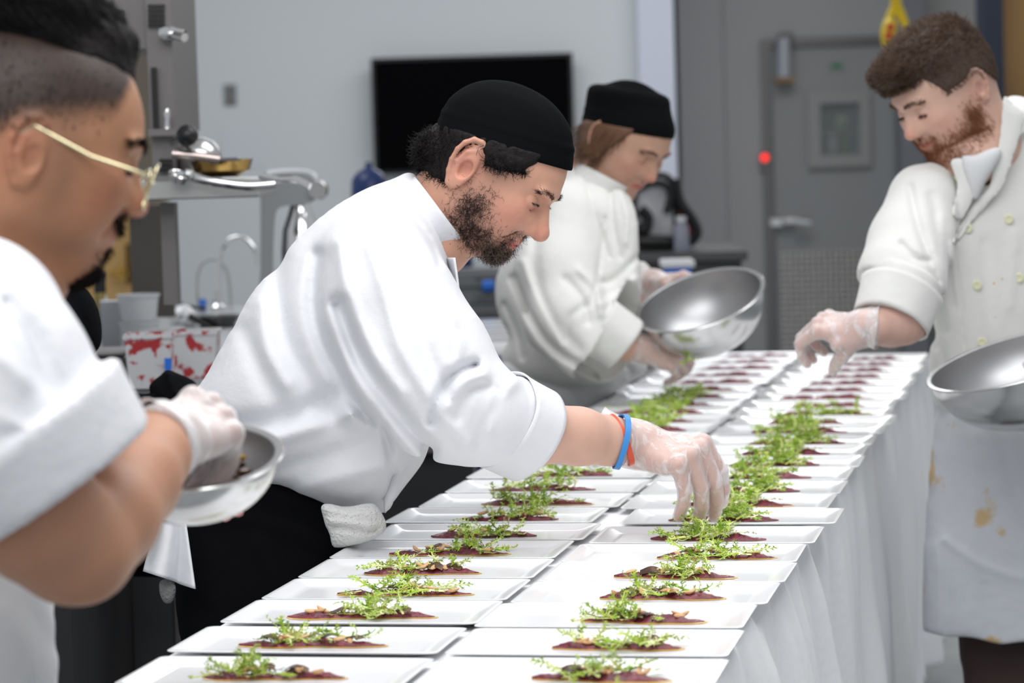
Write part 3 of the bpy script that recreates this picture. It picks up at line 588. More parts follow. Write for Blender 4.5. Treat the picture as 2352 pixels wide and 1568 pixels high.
def frond(mb, p, dirv, L, up, pale, wid=.0028):
    # one curling feathery leaf: a rib ribbon with toothed side lobes
    n = 9; P = [np.array(p, float)]; d = np.array(dirv, float); d /= np.linalg.norm(d); curl = rng.normal(0, .28, 3)
    for i in range(n):
        d = d+curl*.5+rng.normal(0, .16, 3)+np.array([0, 0, up*(1-1.7*i/n)]); d /= np.linalg.norm(d); P.append(P[-1]+d*L/n)
    P = np.array(P)
    for q in P: q[2] = max(q[2], .0012)
    T = np.gradient(P, axis=0); T /= np.linalg.norm(T, axis=1)[:, None]+1e-9
    N = np.cross(T, rng.normal(0, 1, 3)); N /= np.linalg.norm(N, axis=1)[:, None]+1e-9
    B = np.cross(T, N)
    V = []; Fc = []
    for i, q in enumerate(P):
        w_ = wid*(1.15-.75*i/n); V += [q-N[i]*w_, q+B[i]*w_*.5, q+N[i]*w_]
    for i in range(n): a = i*3; Fc += [(a, a+3, a+4, a+1), (a+1, a+4, a+5, a+2)]
    mb.add(V, Fc, 1 if pale else 0)
    for i in range(2, n+1):
        for sg in (-1, 1):
            if rng.random() < .2: continue
            l = rng.uniform(.005, .0115)*(1.1 if i < n-1 else .8); dd = N[i-0 if i < n else n]*sg*rng.uniform(.6, 1.1)+T[i]*rng.uniform(.4, 1.1)+B[i]*rng.normal(0, .5)
            dd /= np.linalg.norm(dd); q = P[i]; tip = q+dd*l; tip[2] = max(tip[2], .001); pr = np.cross(dd, B[i]); pr /= np.linalg.norm(pr)+1e-9
            w_ = .0013; midp = q+dd*l*.5+rng.normal(0, .0008, 3); midp[2] = max(midp[2], .001)
            V = [q-pr*w_, q+pr*w_, midp+pr*w_*.9, midp-pr*w_*.9, tip]; Fc = [(0, 1, 2, 3), (3, 2, 4)]
            for s2 in (-1, 1):
                t2 = midp+pr*s2*rng.uniform(.0025, .005)+dd*rng.uniform(.001, .004); t2[2] = max(t2[2], .001); k_ = len(V); V += [t2]; Fc.append((3, 2, k_) if s2 > 0 else (2, 3, k_))
            mb.add(V, Fc, 0 if rng.random() < (.25 if pale and i < 6 else .93) else 1)
def greens(nf, sx, sy, hgt, pale=.35, seed=0, pile=1.0):
    mb = MB(); cl = [(rng.uniform(-sx, sx)*.8, rng.uniform(-sy, sy)) for _ in range(max(3, nf//7))]
    for i in range(nf):
        c_ = cl[rng.integers(len(cl))]; p = (c_[0]+rng.normal(0, sx*.16), c_[1]+rng.normal(0, sy*.4), abs(rng.normal(0, hgt*.35))+.002)
        a = rng.uniform(0, 2*math.pi); frond(mb, p, (math.cos(a)*1.2, math.sin(a)*.6, rng.uniform(.0, .7)), rng.uniform(.026, .055), rng.uniform(.05, .3)*pile, rng.random() < pale, rng.uniform(.0009, .0026))
    return mb
def puree(L, W, h, seed):
    r2 = np.random.default_rng(seed); nx, ny = 46, 11; V = []
    ph = r2.uniform(0, 6, 8)
    for i in range(nx):
        u = i/(nx-1)*2-1; wv = W*max(.005, (1-abs(u)**3.6))**.5*(.72+.22*math.sin(2.3*u+ph[0])+.12*math.sin(7*u+ph[1])); cy = .15*W*math.sin(2*u+ph[2])
        for j in range(ny):
            v = j/(ny-1)*2-1; z = h*(1-v*v)**.6*(.62+.25*math.sin(5*u+ph[3]+v)+.2*math.sin(13*u+ph[4]+3*v)+r2.normal(0, .09)) if abs(v) < 1 else 0
            V.append((u*L, cy+v*wv, max(z, 0)+.0002))
    Fc = [(i*ny+j, (i+1)*ny+j, (i+1)*ny+j+1, i*ny+j+1) for i in range(nx-1) for j in range(ny-1)]
    return V, Fc
def me_of(mb_or, name, m, smooth=True):
    o = mb_or.build(name, m, None, smooth); me = o.data; COL.objects.unlink(o); bpy.data.objects.remove(o); return me
green_full = [me_of(greens(34, .070, .013, .008, .50, k, .6), 'frisee', leafmats) for k in range(5)]
green_mid = [me_of(greens(24, .066, .012, .005, .50, k, .35), 'frisee', leafmats) for k in range(5)]
green_pile = [me_of(greens(44, .074, .014, .012, .58, k, .8), 'frisee', leafmats) for k in range(4)]
pur = []
for k in range(6):
    V, Fc = puree(1, 1, 1, 40+k); pur.append((V, Fc))
def ell(rx, ry, rz, bend=0, n=10, mm=8, jit=0.):
    V = []; 
    for i in range(mm+1):
        a = math.pi*i/mm
        for j in range(n):
            b_ = 2*math.pi*j/n; x = -math.cos(a)*rx; r_ = math.sin(a); V.append((x, r_*math.cos(b_)*ry, r_*math.sin(b_)*rz+bend*(x/rx)**2))
    Fc = [(i*n+j, i*n+(j+1) % n, (i+1)*n+(j+1) % n, (i+1)*n+j) for i in range(mm) for j in range(n)]
    return V, Fc
nut_me = [me_of(MB().add(*ell(.0085+.001*k, .0036, .0026, .0012*k)), 'almond', m_nut) for k in range(3)]
mb_list = []
for k in range(3):
    mb = MB(); n = 12; V = []
    for i in range(n):
        a = -1.2+2.4*i/(n-1); x = math.sin(a)*.020; z = .006*math.cos(a)+.002*math.sin(3*a+k)
        w_ = .004+.0028*math.cos(a*1.2); V += [(x, -w_, z), (x, w_, z+.002), (x, w_, z+.0035), (x, -w_, z+.0015)]
    Fc = [(i*4+j, i*4+(j+1) % 4, (i+1)*4+(j+1) % 4, (i+1)*4+j) for i in range(n-1) for j in range(4)]+[(0, 1, 2, 3), (n*4-1, n*4-2, n*4-3, n*4-4)]
    mb.add(V, Fc); mb_list.append(me_of(mb, 'mushroom_slice', m_mush))
def inst(name, me, parent, loc, rot=(0, 0, 0), sc=(1, 1, 1)):
    o = bpy.data.objects.new(name, me); COL.objects.link(o); o.parent = parent; o.location = loc; o.rotation_euler = rot; o.scale = sc; return o
def plate_col(rows, side):
    prev = None; ds = []
    for (x0, x1, y) in rows: ds.append(t_of((x0+x1)/2, y, ZP+.006)[1]+.014)
    ds = np.array(ds); idx = np.arange(len(ds)); fit = np.polyval(np.polyfit(idx, ds, 3), idx); ds = .6*ds+.4*fit
    global plate_me
    sname = 'left column' if side < 0 else 'right column'
    for i, (x0, x1, y) in enumerate(rows):
        d = ds[i]
        if prev is not None: d = max(d, prev+PW+.0012)
        prev = d
        a = side*(PL/2+.004)+rng.normal(0, .004)+(.006*math.sin(i*1.7) if side > 0 else .004*math.sin(i*2.1))
        if side > 0 and i in (6, 7, 8): a += .012
        nm = 'rectangular_plate'
        if plate_me is None:
            o = mesh_obj(nm, PV, PF, m_porc); o.data.set_sharp_from_angle(angle=math.radians(50)); plate_me = o.data
        else:
            o = bpy.data.objects.new(nm, plate_me); COL.objects.link(o)
        rz = TH+rng.normal(0, .004)
        o.location = tuple(tpt(a, d, ZT+.0022)); o.rotation_euler = (0, 0, rz)
        tag(o, f'white rectangular plate, {ORD[i]} from the camera in the {sname}', 'plate', 'white rectangular plates on the long table')
        # salad
        A0 = t_of(x0, y, ZP)[0]; A1 = t_of(x1, y, ZP)[0]; ac = (A0+A1)/2; L = (A1-A0)/2
        ac = min(max(ac, a-PL/2+.03+L), a+PL/2-.03-L)
        full = i <= (6 if side < 0 else 6); puo = (i >= (20 if side < 0 else 18))
        far = i > 12
        desc = 'bare beet puree strip' if puo else ('finished beet salad with frisee and almonds' if full else 'beet puree topped with frisee')
        root = empty('beet_salad', tpt(ac, d-.004, ZT+.0022+.0031), f'{desc} on {ORD[i]} plate from camera, {sname}', 'salad', 'beet salads on the plates')
        root.rotation_euler = (0, 0, rz)
        V, Fc = pur[(i*3+(side > 0)) % 6]
        Vp = [(v[0]*L, v[1]*.0165-.003, v[2]*(.0095 if i < 12 else .0115)*(1-abs(v[0])**3*.75)) for v in V]
        mesh_obj('beet_puree', Vp, Fc, m_puree, root, local=True)
        if full or (i < 12 and i % 3 == 0):
            Vo = [(v[0]*L*1.03+.002, v[1]*.0195-.0045, min(v[2], .25)*.0018) for v in V]; mesh_obj('oil_rim', Vo, Fc, m_oil, root, local=True)
        sc = L/.085
        fl = 1 if rng.random() < .5 else -1
        if full:
            inst('frisee', green_mid[(i*2+(side > 0)) % 5], root, (0, 0, .004), (0, 0, 0 if fl > 0 else math.pi), (sc, 1, .7))
            for k in range(6): xx = rng.uniform(-.75, .75); inst('almond', nut_me[k % 3], root, (xx*L, rng.uniform(-.007, .004), .0045+.005*(1-abs(xx))+rng.uniform(0, .0015)), (rng.uniform(-.4, .4), rng.uniform(-.5, .5), rng.uniform(0, 3.1)))
            for k in range(3): inst('mushroom_slice', mb_list[k], root, (rng.uniform(-.6, .6)*L, rng.uniform(-.006, .004), .005+rng.uniform(0, .002)), (rng.uniform(-.5, .5), rng.uniform(-.3, .3), rng.uniform(-.6, .6)), (.75, .8, .6))
        elif not puo:
            hi_ = (side > 0 and 7 <= i <= 15) or (side < 0 and 14 <= i <= 19)
            lib = green_pile if hi_ else green_full
            inst('frisee', lib[(i*2+(side > 0)) % len(lib)], root, (0 if not (side > 0) else -.1*L, 0, .003), (0, 0, 0 if fl > 0 else math.pi), (sc*.95, 1, .66))
            if side < 0 and i in (7, 8): 
                for k in range(5): inst('almond', nut_me[k % 3], root, (rng.uniform(-.6, .6)*L, rng.uniform(-.006, .004), .0085+rng.uniform(0, .002)), (rng.uniform(-.4, .4), rng.uniform(-.5, .5), rng.uniform(0, 3.1)))
    return ds
dl = plate_col(LEFT, -1); dr = plate_col(RIGHT, 1)
DN, DF = min(dl[0], dr[0])-.16, max(dl[-1], dr[-1])+.12
# ------------------------------------------------------------ tables and cloths
AL, AR = -PL-.012, PL-.02
DM = t_of(1905, 1215)[1]
for (d0, d1, lab) in ((DN, DM-.003, 'near folding table under the white cloth'), (DM+.003, DF, 'far folding table under the white cloth')):
    t = empty('folding_table', tpt((AL+AR)/2, (d0+d1)/2, 0), lab, 'table', 'folding tables under the plates')
    R = np.stack([TN, TD, [0, 0, 1]], 1)
    def tb(mb, a0, d0_, z0, a1, d1_, z1, bev=0):
        c = tpt((a0+a1)/2, (d0_+d1_)/2, (z0+z1)/2); h = np.array([(a1-a0)/2, (d1_-d0_)/2, (z1-z0)/2]); mb.box(c-h, c+h, R=R, c=c, bev=bev); return mb
    tb(MB(), AL+.01, d0+.01, ZT-.045, AR-.01, d1-.01, ZT-.003, .004).build('tabletop', m_white, t)
    for d_ in (d0+.25, d1-.25):
        for a_ in (AL+.06, AR-.06):
            mb = MB(); mb.tube([tpt(a_, d_, 0), tpt(a_, d_, ZT-.045)], .014, 8); mb.build('leg', m_blkpl, t, True)
def cloth(d0, d1, name, lab, seed, amp, bottom, flare):
    r2 = np.random.default_rng(seed); V = []; Fc = []
    nd = int((d1-d0)/.012); prof = []
    # cross profile: left hang, top, right hang
    nh = 16
    ph = r2.uniform(0, 6.3, 6); fr = r2.uniform(.8, 1.25, 6)
    rows = []
    for i in range(nd+1):
        d = d0+(d1-d0)*i/nd; row = []
        fold = lambda s_, p_: (math.sin(d*17*fr[0]+ph[0]+p_)+.6*math.sin(d*31*fr[1]+ph[1]+2*p_)+.45*math.sin(d*52*fr[2]+ph[2]))
        bz = bottom(d)
        for k in range(nh, 0, -1):
            v = k/nh; row.append(tpt(AL-.012-.03*v-.012*v*fold(0, 1), d, ZT-.001-(ZT-.22)*v))
        for k in range(9): row.append(tpt(AL+(AR-AL)*k/8, d, ZT+.001))
        for k in range(0, nh*2+1):
            v = k/(nh*2); e = min(1, v*6)
            f = fold(0, 0); off = .006*e**.5*1+flare*v**.8+amp*(.25*e+.9*v)*f*.5+.006*math.sin(v*9+d*7)*v
            zz = ZT-.002-.008*(1-(1-e)**2)-(ZT-.01-bz)*v
            row.append(tpt(AR+.004+off, d+.02*v*math.sin(d*13+ph[3])*min(1, (d-d0)*8, (d1-d)*8), zz))
        rows.append(row)
    n = len(rows[0]); V = [p for r_ in rows for p in r_]
    Fc = [(i*n+j, i*n+j+1, (i+1)*n+j+1, (i+1)*n+j) for i in range(nd) for j in range(n-1)]
    o = mesh_obj(name, V, Fc, m_cloth); sm = o.modifiers.new('thick', 'SOLIDIFY'); sm.thickness = .0015
    o['label'] = lab; o['category'] = 'tablecloth'; o['group'] = 'white tablecloths on the long table'; return o
cloth(DN-.05, DM+.02, 'tablecloth', 'white tablecloth over the near half of the long plated table', 3, .030, lambda d: .30+.05*math.sin(d*4), .075)
dz = t_of(2065, 1000)[1]
def bot2(d):
    if d > DM+1.15: return .12
    return .10+.34*max(0, (d-DM-.45))**1.5
cloth(DM+.022, DF-1.0, 'tablecloth', 'white tablecloth over the middle stretch of the long plated table', 5, .026, bot2, .03)
cloth(DF-.998, DF, 'tablecloth', 'white tablecloth hanging at the far end of the long table', 9, .03, lambda d: .12, .03)
# small things under the table end
mb = MB(); mb.tube([on_z(2000, 1500, .03), on_z(2075, 1545, .03)], .035, 10); tag(mb.build('cart_foot', m_blkpl, None, True), 'black tubular foot on the floor under the cloth', 'foot')
# ------------------------------------------------------------ implicit sculpting
def smin(a, b, k):
    if k <= 0: return np.minimum(a, b)
    h = np.clip(.5+.5*(b-a)/k, 0, 1); return b+(a-b)*h-k*h*(1-h)
def smax(a, b, k): return -smin(-a, -b, k)
def d_ell(P, c, r, R=None):
    q = P-np.asarray(c)
    if R is not None: q = q@np.asarray(R)
    r = np.asarray(r, float); k0 = np.linalg.norm(q/r, axis=1); k1 = np.linalg.norm(q/(r*r), axis=1)
    return np.where(k1 > 1e-9, k0*(k0-1)/np.maximum(k1, 1e-9), -r.min())
def d_cap(P, a, b, ra, rb=None):
    rb = ra if rb is None else rb
    a = np.asarray(a, float); b = np.asarray(b, float); ab = b-a; L2 = ab@ab+1e-12
    t = np.clip((P-a)@ab/L2, 0, 1); return np.linalg.norm(P-a-t[:, None]*ab, axis=1)-(ra+(rb-ra)*t)
def d_chain(P, pts, rad, k=.01):
    d = None
    for i in range(len(pts)-1):
        e = d_cap(P, pts[i], pts[i+1], rad[i], rad[i+1]); d = e if d is None else smin(d, e, k)
    return d
def polymask(poly, X, Y):
    inside = np.zeros(X.shape, bool); n = len(poly)
    for i in range(n):
        x0, y0 = poly[i]; x1, y1 = poly[(i+1) % n]
        c = (y0 > Y) != (y1 > Y); xi = (x1-x0)*(Y-y0)/((y1-y0) if abs(y1-y0) > 1e-12 else 1e-12)+x0
        inside ^= c & (X < xi)
    return inside
def polydist(poly, X, Y):
    d = np.full(X.shape, 1e9); n = len(poly)
    for i in range(n):
        x0, y0 = poly[i]; x1, y1 = poly[(i+1) % n]; ex, ey = x1-x0, y1-y0; L2 = ex*ex+ey*ey+1e-18
        t = np.clip(((X-x0)*ex+(Y-y0)*ey)/L2, 0, 1); d = np.minimum(d, (X-x0-t*ex)**2+(Y-y0-t*ey)**2)
    return np.sqrt(d)
class Inflate:
    """smooth pillow with a given outline (units of the outline); h = squared half thickness"""
    def __init__(s, pts, cell, per=6, iters=500, smooth=True):
        poly = catmull(pts, per) if smooth else np.array(pts, float); s.cell = cell
        lo_ = poly.min(0)-cell*12; hi_ = poly.max(0)+cell*12; s.lo = lo_
        nx, ny = (np.ceil((hi_-lo_)/cell)).astype(int)+1
        X, Y = np.meshgrid(lo_[0]+np.arange(nx)*cell, lo_[1]+np.arange(ny)*cell, indexing='ij')
        ins = polymask(poly, X, Y); D = polydist(poly, X, Y); h = np.zeros(X.shape); src = 4*cell*cell
        par = (np.add.outer(np.arange(nx), np.arange(ny)) % 2).astype(bool)
        h = np.where(ins, D*2*np.minimum(D.max(), D*0+D[ins].max()), 0.); om = 1.93
        for it in range(iters):
            for pr in (par, ~par):
                nb = np.zeros_like(h); nb[1:-1, 1:-1] = (h[2:, 1:-1]+h[:-2, 1:-1]+h[1:-1, 2:]+h[1:-1, :-2]+src)/4
                h = np.where(ins & pr, h+om*(nb-h), h)
        s.hmax = h.max(); s.R = math.sqrt(s.hmax)
        s.h = np.where(ins, np.maximum(h, 2*D*cell), -2*D*s.R*.6); s.nx, s.ny = nx, ny
    def __call__(s, x, y):
        u = np.clip((x-s.lo[0])/s.cell, 0, s.nx-1.001); v = np.clip((y-s.lo[1])/s.cell, 0, s.ny-1.001)
        i = u.astype(int); j = v.astype(int); fu = u-i; fv = v-j; h = s.h
        ex = np.hypot(x-(s.lo[0]+u*s.cell), y-(s.lo[1]+v*s.cell))
        return -1.2*ex*s.R+(h[i, j]*(1-fu)*(1-fv)+h[i+1, j]*fu*(1-fv)+h[i, j+1]*(1-fu)*fv+h[i+1, j+1]*fu*fv)
def d_inflate(inf, x, y, v, kz, cap=None):
    """kz: thickness factor, v: offset from the mid plane (same units as x,y)"""
    h = inf(x, y)
    if cap is not None: hc = (cap/kz)**2; h = np.where(h > 0, h/(1+h/hc)*1.0, h)
    return ((v/kz)**2-h)/(2*inf.R*.75)
def pxcoord(P):
    Q = P-CAM; Z = Q@FW; return CX+F*(Q@RT)/Z, CY-F*(Q@UP)/Z, Z
def surface(fn, lo_, hi_, cell, B=8, band=1.6):
    lo_ = np.asarray(lo_, float); hi_ = np.asarray(hi_, float)
    nb = np.ceil((hi_-lo_)/(cell*B)).astype(int); n = nb*B+1
    val = np.ones(tuple(n), np.float32)
    ci = np.stack(np.meshgrid(*[np.arange(k) for k in nb], indexing='ij'), -1).reshape(-1, 3)
    cc = lo_+(ci*B+B/2)*cell; fv = fn(cc); half = B*cell*.87*band
    act = np.abs(fv) < half
    big = np.repeat(np.repeat(np.repeat(fv.reshape(tuple(nb)), B, 0), B, 1), B, 2)
    val[:-1, :-1, :-1] = big; val[-1] = 1; val[:, -1] = 1; val[:, :, -1] = 1
    off = np.stack(np.meshgrid(*[np.arange(B+1)]*3, indexing='ij'), -1).reshape(-1, 3)
    A = ci[act]
    for s0 in range(0, len(A), 400):
        blk = A[s0:s0+400]; idx = (blk[:, None, :]*B+off[None]).reshape(-1, 3)
        v = fn(lo_+idx*cell); val[idx[:, 0], idx[:, 1], idx[:, 2]] = v
    val[0] = np.abs(val[0])+1e-6; val[:, 0] = np.abs(val[:, 0])+1e-6; val[:, :, 0] = np.abs(val[:, :, 0])+1e-6
    val[-1] = np.abs(val[-1])+1e-6; val[:, -1] = np.abs(val[:, -1])+1e-6; val[:, :, -1] = np.abs(val[:, :, -1])+1e-6
    sgn = val < 0
    c8 = np.zeros(tuple(n-1), np.int8)
    for dx in (0, 1):
        for dy in (0, 1):
            for dz in (0, 1): c8 += sgn[dx:n[0]-1+dx, dy:n[1]-1+dy, dz:n[2]-1+dz]
    cells = np.argwhere((c8 > 0) & (c8 < 8))
    if len(cells) == 0: return np.zeros((0, 3)), np.zeros((0, 4), int)
    vid = -np.ones(tuple(n-1), np.int64); vid[cells[:, 0], cells[:, 1], cells[:, 2]] = np.arange(len(cells))
    corners = np.array([(x, y, z) for x in (0, 1) for y in (0, 1) for z in (0, 1)])
    cv = np.stack([val[cells[:, 0]+c[0], cells[:, 1]+c[1], cells[:, 2]+c[2]] for c in corners], 1)
    acc = np.zeros((len(cells), 3)); cnt = np.zeros(len(cells))
    for a in range(8):
        for b in range(a+1, 8):
            if np.abs(corners[a]-corners[b]).sum() != 1: continue
            m_ = (cv[:, a] < 0) != (cv[:, b] < 0); t = np.where(m_, cv[:, a]/np.where(m_, cv[:, a]-cv[:, b], 1), 0)
            acc += np.where(m_[:, None], corners[a]+t[:, None]*(corners[b]-corners[a]), 0); cnt += m_
    V = lo_+(cells+acc/cnt[:, None])*cell
    Q = []
    for ax in range(3):
        b_, c_ = (ax+1) % 3, (ax+2) % 3
        s0 = [slice(None)]*3; s1 = [slice(None)]*3; s0[ax] = slice(0, n[ax]-1); s1[ax] = slice(1, n[ax])
        for q in (b_, c_): s0[q] = slice(1, n[q]-1); s1[q] = slice(1, n[q]-1)
        A0 = sgn[tuple(s0)]; A1 = sgn[tuple(s1)]; E = np.argwhere(A0 != A1)
        if len(E) == 0: continue
        flip = A0[E[:, 0], E[:, 1], E[:, 2]]
        base = E.copy(); base[:, b_] += 1; base[:, c_] += 1
        def g(db, dc):
            k = base.copy(); k[:, b_] += db; k[:, c_] += dc; return vid[k[:, 0], k[:, 1], k[:, 2]]
        q = np.stack([g(-1, -1), g(0, -1), g(0, 0), g(-1, 0)], 1)
        q = np.where(flip[:, None], q, q[:, ::-1]); Q.append(q)
    Q = np.concatenate(Q); Q = Q[(Q >= 0).all(1)]
    return V, Q
def relax(V, Q, n=1, lam=.5):
    for _ in range(n):
        acc = np.zeros_like(V); cnt = np.zeros(len(V))
        for a, b in ((0, 1), (1, 2), (2, 3), (3, 0)):
            np.add.at(acc, Q[:, a], V[Q[:, b]]); np.add.at(acc, Q[:, b], V[Q[:, a]]); np.add.at(cnt, Q[:, a], 1); np.add.at(cnt, Q[:, b], 1)
        V = V+lam*(acc/np.maximum(cnt, 1)[:, None]-V)
    return V
def tubes_mesh(strands, r0, r1=None, nside=3):
    """strands (n, k, 3) -> tapered tubes"""
    S_ = np.asarray(strands); n, k, _ = S_.shape; r1 = r0*.4 if r1 is None else r1
    T = np.gradient(S_, axis=1); T /= np.linalg.norm(T, axis=2)[..., None]+1e-12
    a = np.array([.31, .67, .67]); N = np.cross(T, a); N /= np.linalg.norm(N, axis=2)[..., None]+1e-9; B_ = np.cross(T, N)
    rad = (r0+(r1-r0)*np.linspace(0, 1, k))[None, :, None]
    ring = [S_+rad*(math.cos(2*math.pi*j/nside)*N+math.sin(2*math.pi*j/nside)*B_) for j in range(nside)]
    V = np.stack(ring, 2).reshape(-1, 3)
    base = (np.arange(n)[:, None]*k+np.arange(k-1)[None])*nside
    Q = np.concatenate([np.stack([base+j, base+(j+1) % nside, base+nside+(j+1) % nside, base+nside+j], -1).reshape(-1, 4) for j in range(nside)])
    return V, Q
def noise3(P, s, seed=0):
    r = np.random.default_rng(seed); out = np.zeros(len(P))
    for i in range(7):
        k = r.normal(0, 1, 3); k /= np.linalg.norm(k); f = r.uniform(.7, 1.5)*s; ph = r.uniform(0, 6.28); k2 = r.normal(0, 1, 3)*.6
        out += np.sin(P@k*f+ph+1.2*np.sin(P@k2*f+ph*2))
    return out/7
# ------------------------------------------------------------ heads
PROFILE = [(-.010, .122), (.030, .119), (.063, .101), (.084, .075), (.0935, .052), (.0965, .040), (.0915, .030), (.096, .019), (.105, .007), (.1145, -.003), (.1165, -.009), (.110, -.0155), (.1005, -.018), (.0985, -.024), (.1010, -.0305), (.0975, -.0355), (.0945, -.0375), (.0975, -.041), (.0965, -.047), (.0895, -.0525), (.0905, -.062), (.090, -.073), (.080, -.082), (.060, -.083), (.035, -.078), (.012, -.085), (.005, -.12), (-.062, -.12), (-.064, -.060), (-.075, -.035), (-.092, 0), (-.101, .035), (-.093, .075), (-.064, .104)]
class Head:
    def __init__(s, f, w, origin, scale, profile=None, wide=1.0, jaw=1.0, nose=1.0, eye_open=.25, look=-.35, neck=None, neck_r=.056, ear_s=1.0, ear_o=(0, 0), top=(.0955, .041, .080), hood=0., mouth=0., nose_x=0.):
        f = np.array(f, float); f /= np.linalg.norm(f); w = np.array(w, float); w = w-f*(w@f); w /= np.linalg.norm(w)
        s.R = np.stack([f, np.cross(w, f), w], 1); s.o = np.array(origin, float); s.k = scale; s.wide = wide
        s.inf = Inflate(profile or PROFILE, .0015, 5, 420); s.nose = nose; s.eo = eye_open; s.look = look; s.neck = neck; s.nr = neck_r; s.jaw = jaw; s.es = ear_s; s.eo_ = ear_o; s.top = top; s.hood = hood; s.mz = mouth; s.nose_x = nose_x
        s.earpts = []
    def loc(s, P): return (P-s.o)@s.R/s.k
    def wor(s, p): return s.o+s.R@np.asarray(p, float)*s.k
    def worv(s, p): return s.o+(np.asarray(p, float)@s.R.T)*s.k
    def skull(s, p):   # bald head without details
        w = s.wide; ya = np.abs(p[:, 1])
        d = d_ell(p, (-.006, 0, s.top[1]), (s.top[0], 0.0745*w, s.top[2]))
        d = smin(d, d_inflate(s.inf, p[:, 0], p[:, 2], p[:, 1], .78*w), .012)
        # widen: mid face + jaw
        for sg in (-1, 1):
            d = smin(d, d_ell(p, (.046, sg*.035*w, -.018), (.040, .029, .040)), .020)      # cheek mass
            d = smin(d, d_ell(p, (.062, sg*.046*w, .002), (.020, .014, .012)), .016)        # cheekbone
            d = smin(d, d_cap(p, (.005, sg*.052*w*s.jaw, -.045), (.066, sg*.020, -.070), .017, .013), .024)  # jaw line
        d = smin(d, d_ell(p, (.078, 0, -.066), (.016, .022, .015)), .012)
        return d
    def face(s, p):
        w = s.wide; d = s.skull(p); n = s.nose
        d = smin(d, d_ell(p, (.083, 0, .042), (.012, .048, .009)), .010)         # brow ridge
        for sg in (-1, 1):
            d = smax(d, -d_ell(p, (.1035, sg*.0315, .0220), (.0235, .0180, .0125)), .007)
            d = smin(d, d_ell(p, (.0755, sg*.0315, .0205), (.0136, .0160, .0126)), .0022)    # lids
            zc = .0200+s.look*.004; hh = .0005+.0045*s.eo
            d = smax(d, -d_chain(p, [(.0900, sg*.0205, zc-.0010), (.0925, sg*.0270, zc), (.0920, sg*.0345, zc+.0004), (.0870, sg*.0430, zc-.0008)], [hh*.25, hh, hh, hh*.25], 0), .0008)
            d = smax(d, -(d_chain(p, [(.0850, sg*.0190, .0265), (.0895, sg*.0270, .0300), (.0885, sg*.0370, .0295), (.0800, sg*.0460, .0240)], [.0005, .0009, .0009, .0004], 0)), .0022)
            d = smax(d, -(d_chain(p, [(.0865, sg*.0200, .0130), (.0870, sg*.0300, .0090), (.0815, sg*.0430, .0110)], [.0004, .0009, .0004], 0)), .004)
            # nose wing
            d = smin(d, d_ell(p, (.0985, sg*.0125*n, -.0105), (.0105*n, .0070*n, .0080*n)), .005)
            d = smax(d, -d_ell(p, (.1035, sg*.0078*n, -.0165), (.0048, .0036, .0040)), .002)
            d = smax(d, -d_chain(p, [(.097, sg*.0205*n, -.004), (.0905, sg*.0225*n, -.013), (.0895, sg*.018*n, -.019)], [.0006, .0012, .0006], 0), .003)
            # nasolabial fold
            d = smax(d, -d_chain(p, [(.0945, sg*.0225, -.014), (.0895, sg*.030, -.027), (.0835, sg*.034, -.042)], [.0005, .0014, .0004], 0), .008)
        nt = s.nose_x; d = smin(d, d_cap(p, (.085, 0, .030), (.1065+nt, 0, -.004), .0066*n, .0085*n), .009)
        d = smin(d, d_ell(p, (.1085+nt, 0, -.0075), (.0092*n, .0098*n, .0082*n)), .006)          # tip
        # mouth
        p0 = p; p = p-np.array([0, 0, s.mz])
        d = smin(d, d_ell(p, (.0865, 0, -.040), (.0125, .026, .017)), .008)
        d = smin(d, d_chain(p, [(.0860, -.024, -.0375), (.0925, -.015, -.0352), (.0965, -.0055, -.0325), (.0968, 0, -.0338), (.0965, .0055, -.0325), (.0925, .015, -.0352), (.0860, .024, -.0375)], [.0016, .0032, .0040, .0036, .0040, .0032, .0016], 0), .0022)
        d = smin(d, d_chain(p, [(.0860, -.022, -.0390), (.0935, -.011, -.0430), (.0950, 0, -.0440), (.0935, .011, -.0430), (.0860, .022, -.0390)], [.0016, .0044, .0048, .0044, .0016], 0), .0022)
        d = smax(d, -d_chain(p, [(.0850, -.0265, -.0388), (.0935, -.015, -.0378), (.0998, 0, -.0385), (.0935, .015, -.0378), (.0850, .0265, -.0388)], [.0014, .0015, .0014, .0015, .0014], 0), .0014)
        d = smax(d, -d_cap(p, (.0975, 0, -.020), (.1, 0, -.0275), .0022, .0026), .003)   # philtrum
        return d
    def ears(s, p, d):
        w = s.wide; es = s.es
        for sg in (-1, 1):
            def E(x, y, z): return (x*es-.004+s.eo_[0], sg*(.0705*w+y*es), .004+z*es+s.eo_[1])
            dd = d_ell(p, E(-.0090, .0062, .002), (.0178*es, .0070*es, .0318*es), np.array(Matrix.Rotation(sg*.28, 3, 'Z'))@np.array(Matrix.Rotation(-.18, 3, 'Y')))
            rim = [E(-.004, .0075, .002), E(.006, .0060, .012), E(.0065, .0070, .022), E(.001, .0085, .029), E(-.008, .0100, .0320), E(-.017, .0115, .0285), E(-.0225, .0125, .019), E(-.0240, .0125, .008), E(-.0215, .0115, -.005), E(-.016, .0100, -.016), E(-.008, .0070, -.0255), E(-.001, .0045, -.026), E(.003, .002, -.020)]
            dr = d_chain(p, rim, [.0018*es, .0024*es, .0027*es, .0029*es, .0030*es, .0030*es, .0029*es, .0028*es, .0029*es, .0034*es, .0048*es, .0050*es, .0036*es], .002)
            anti = [E(-.004, .0095, .022), E(-.0135, .0110, .013), E(-.0150, .0105, -.002), E(-.009, .009, -.0135)]
            da = d_chain(p, anti, [.0022*es, .0030*es, .0032*es, .0028*es], .002)
            dd = smax(dd, -d_ell(p, E(-.0025, .0150, -.003), (.0080*es, .0095*es, .0115*es)), .003)
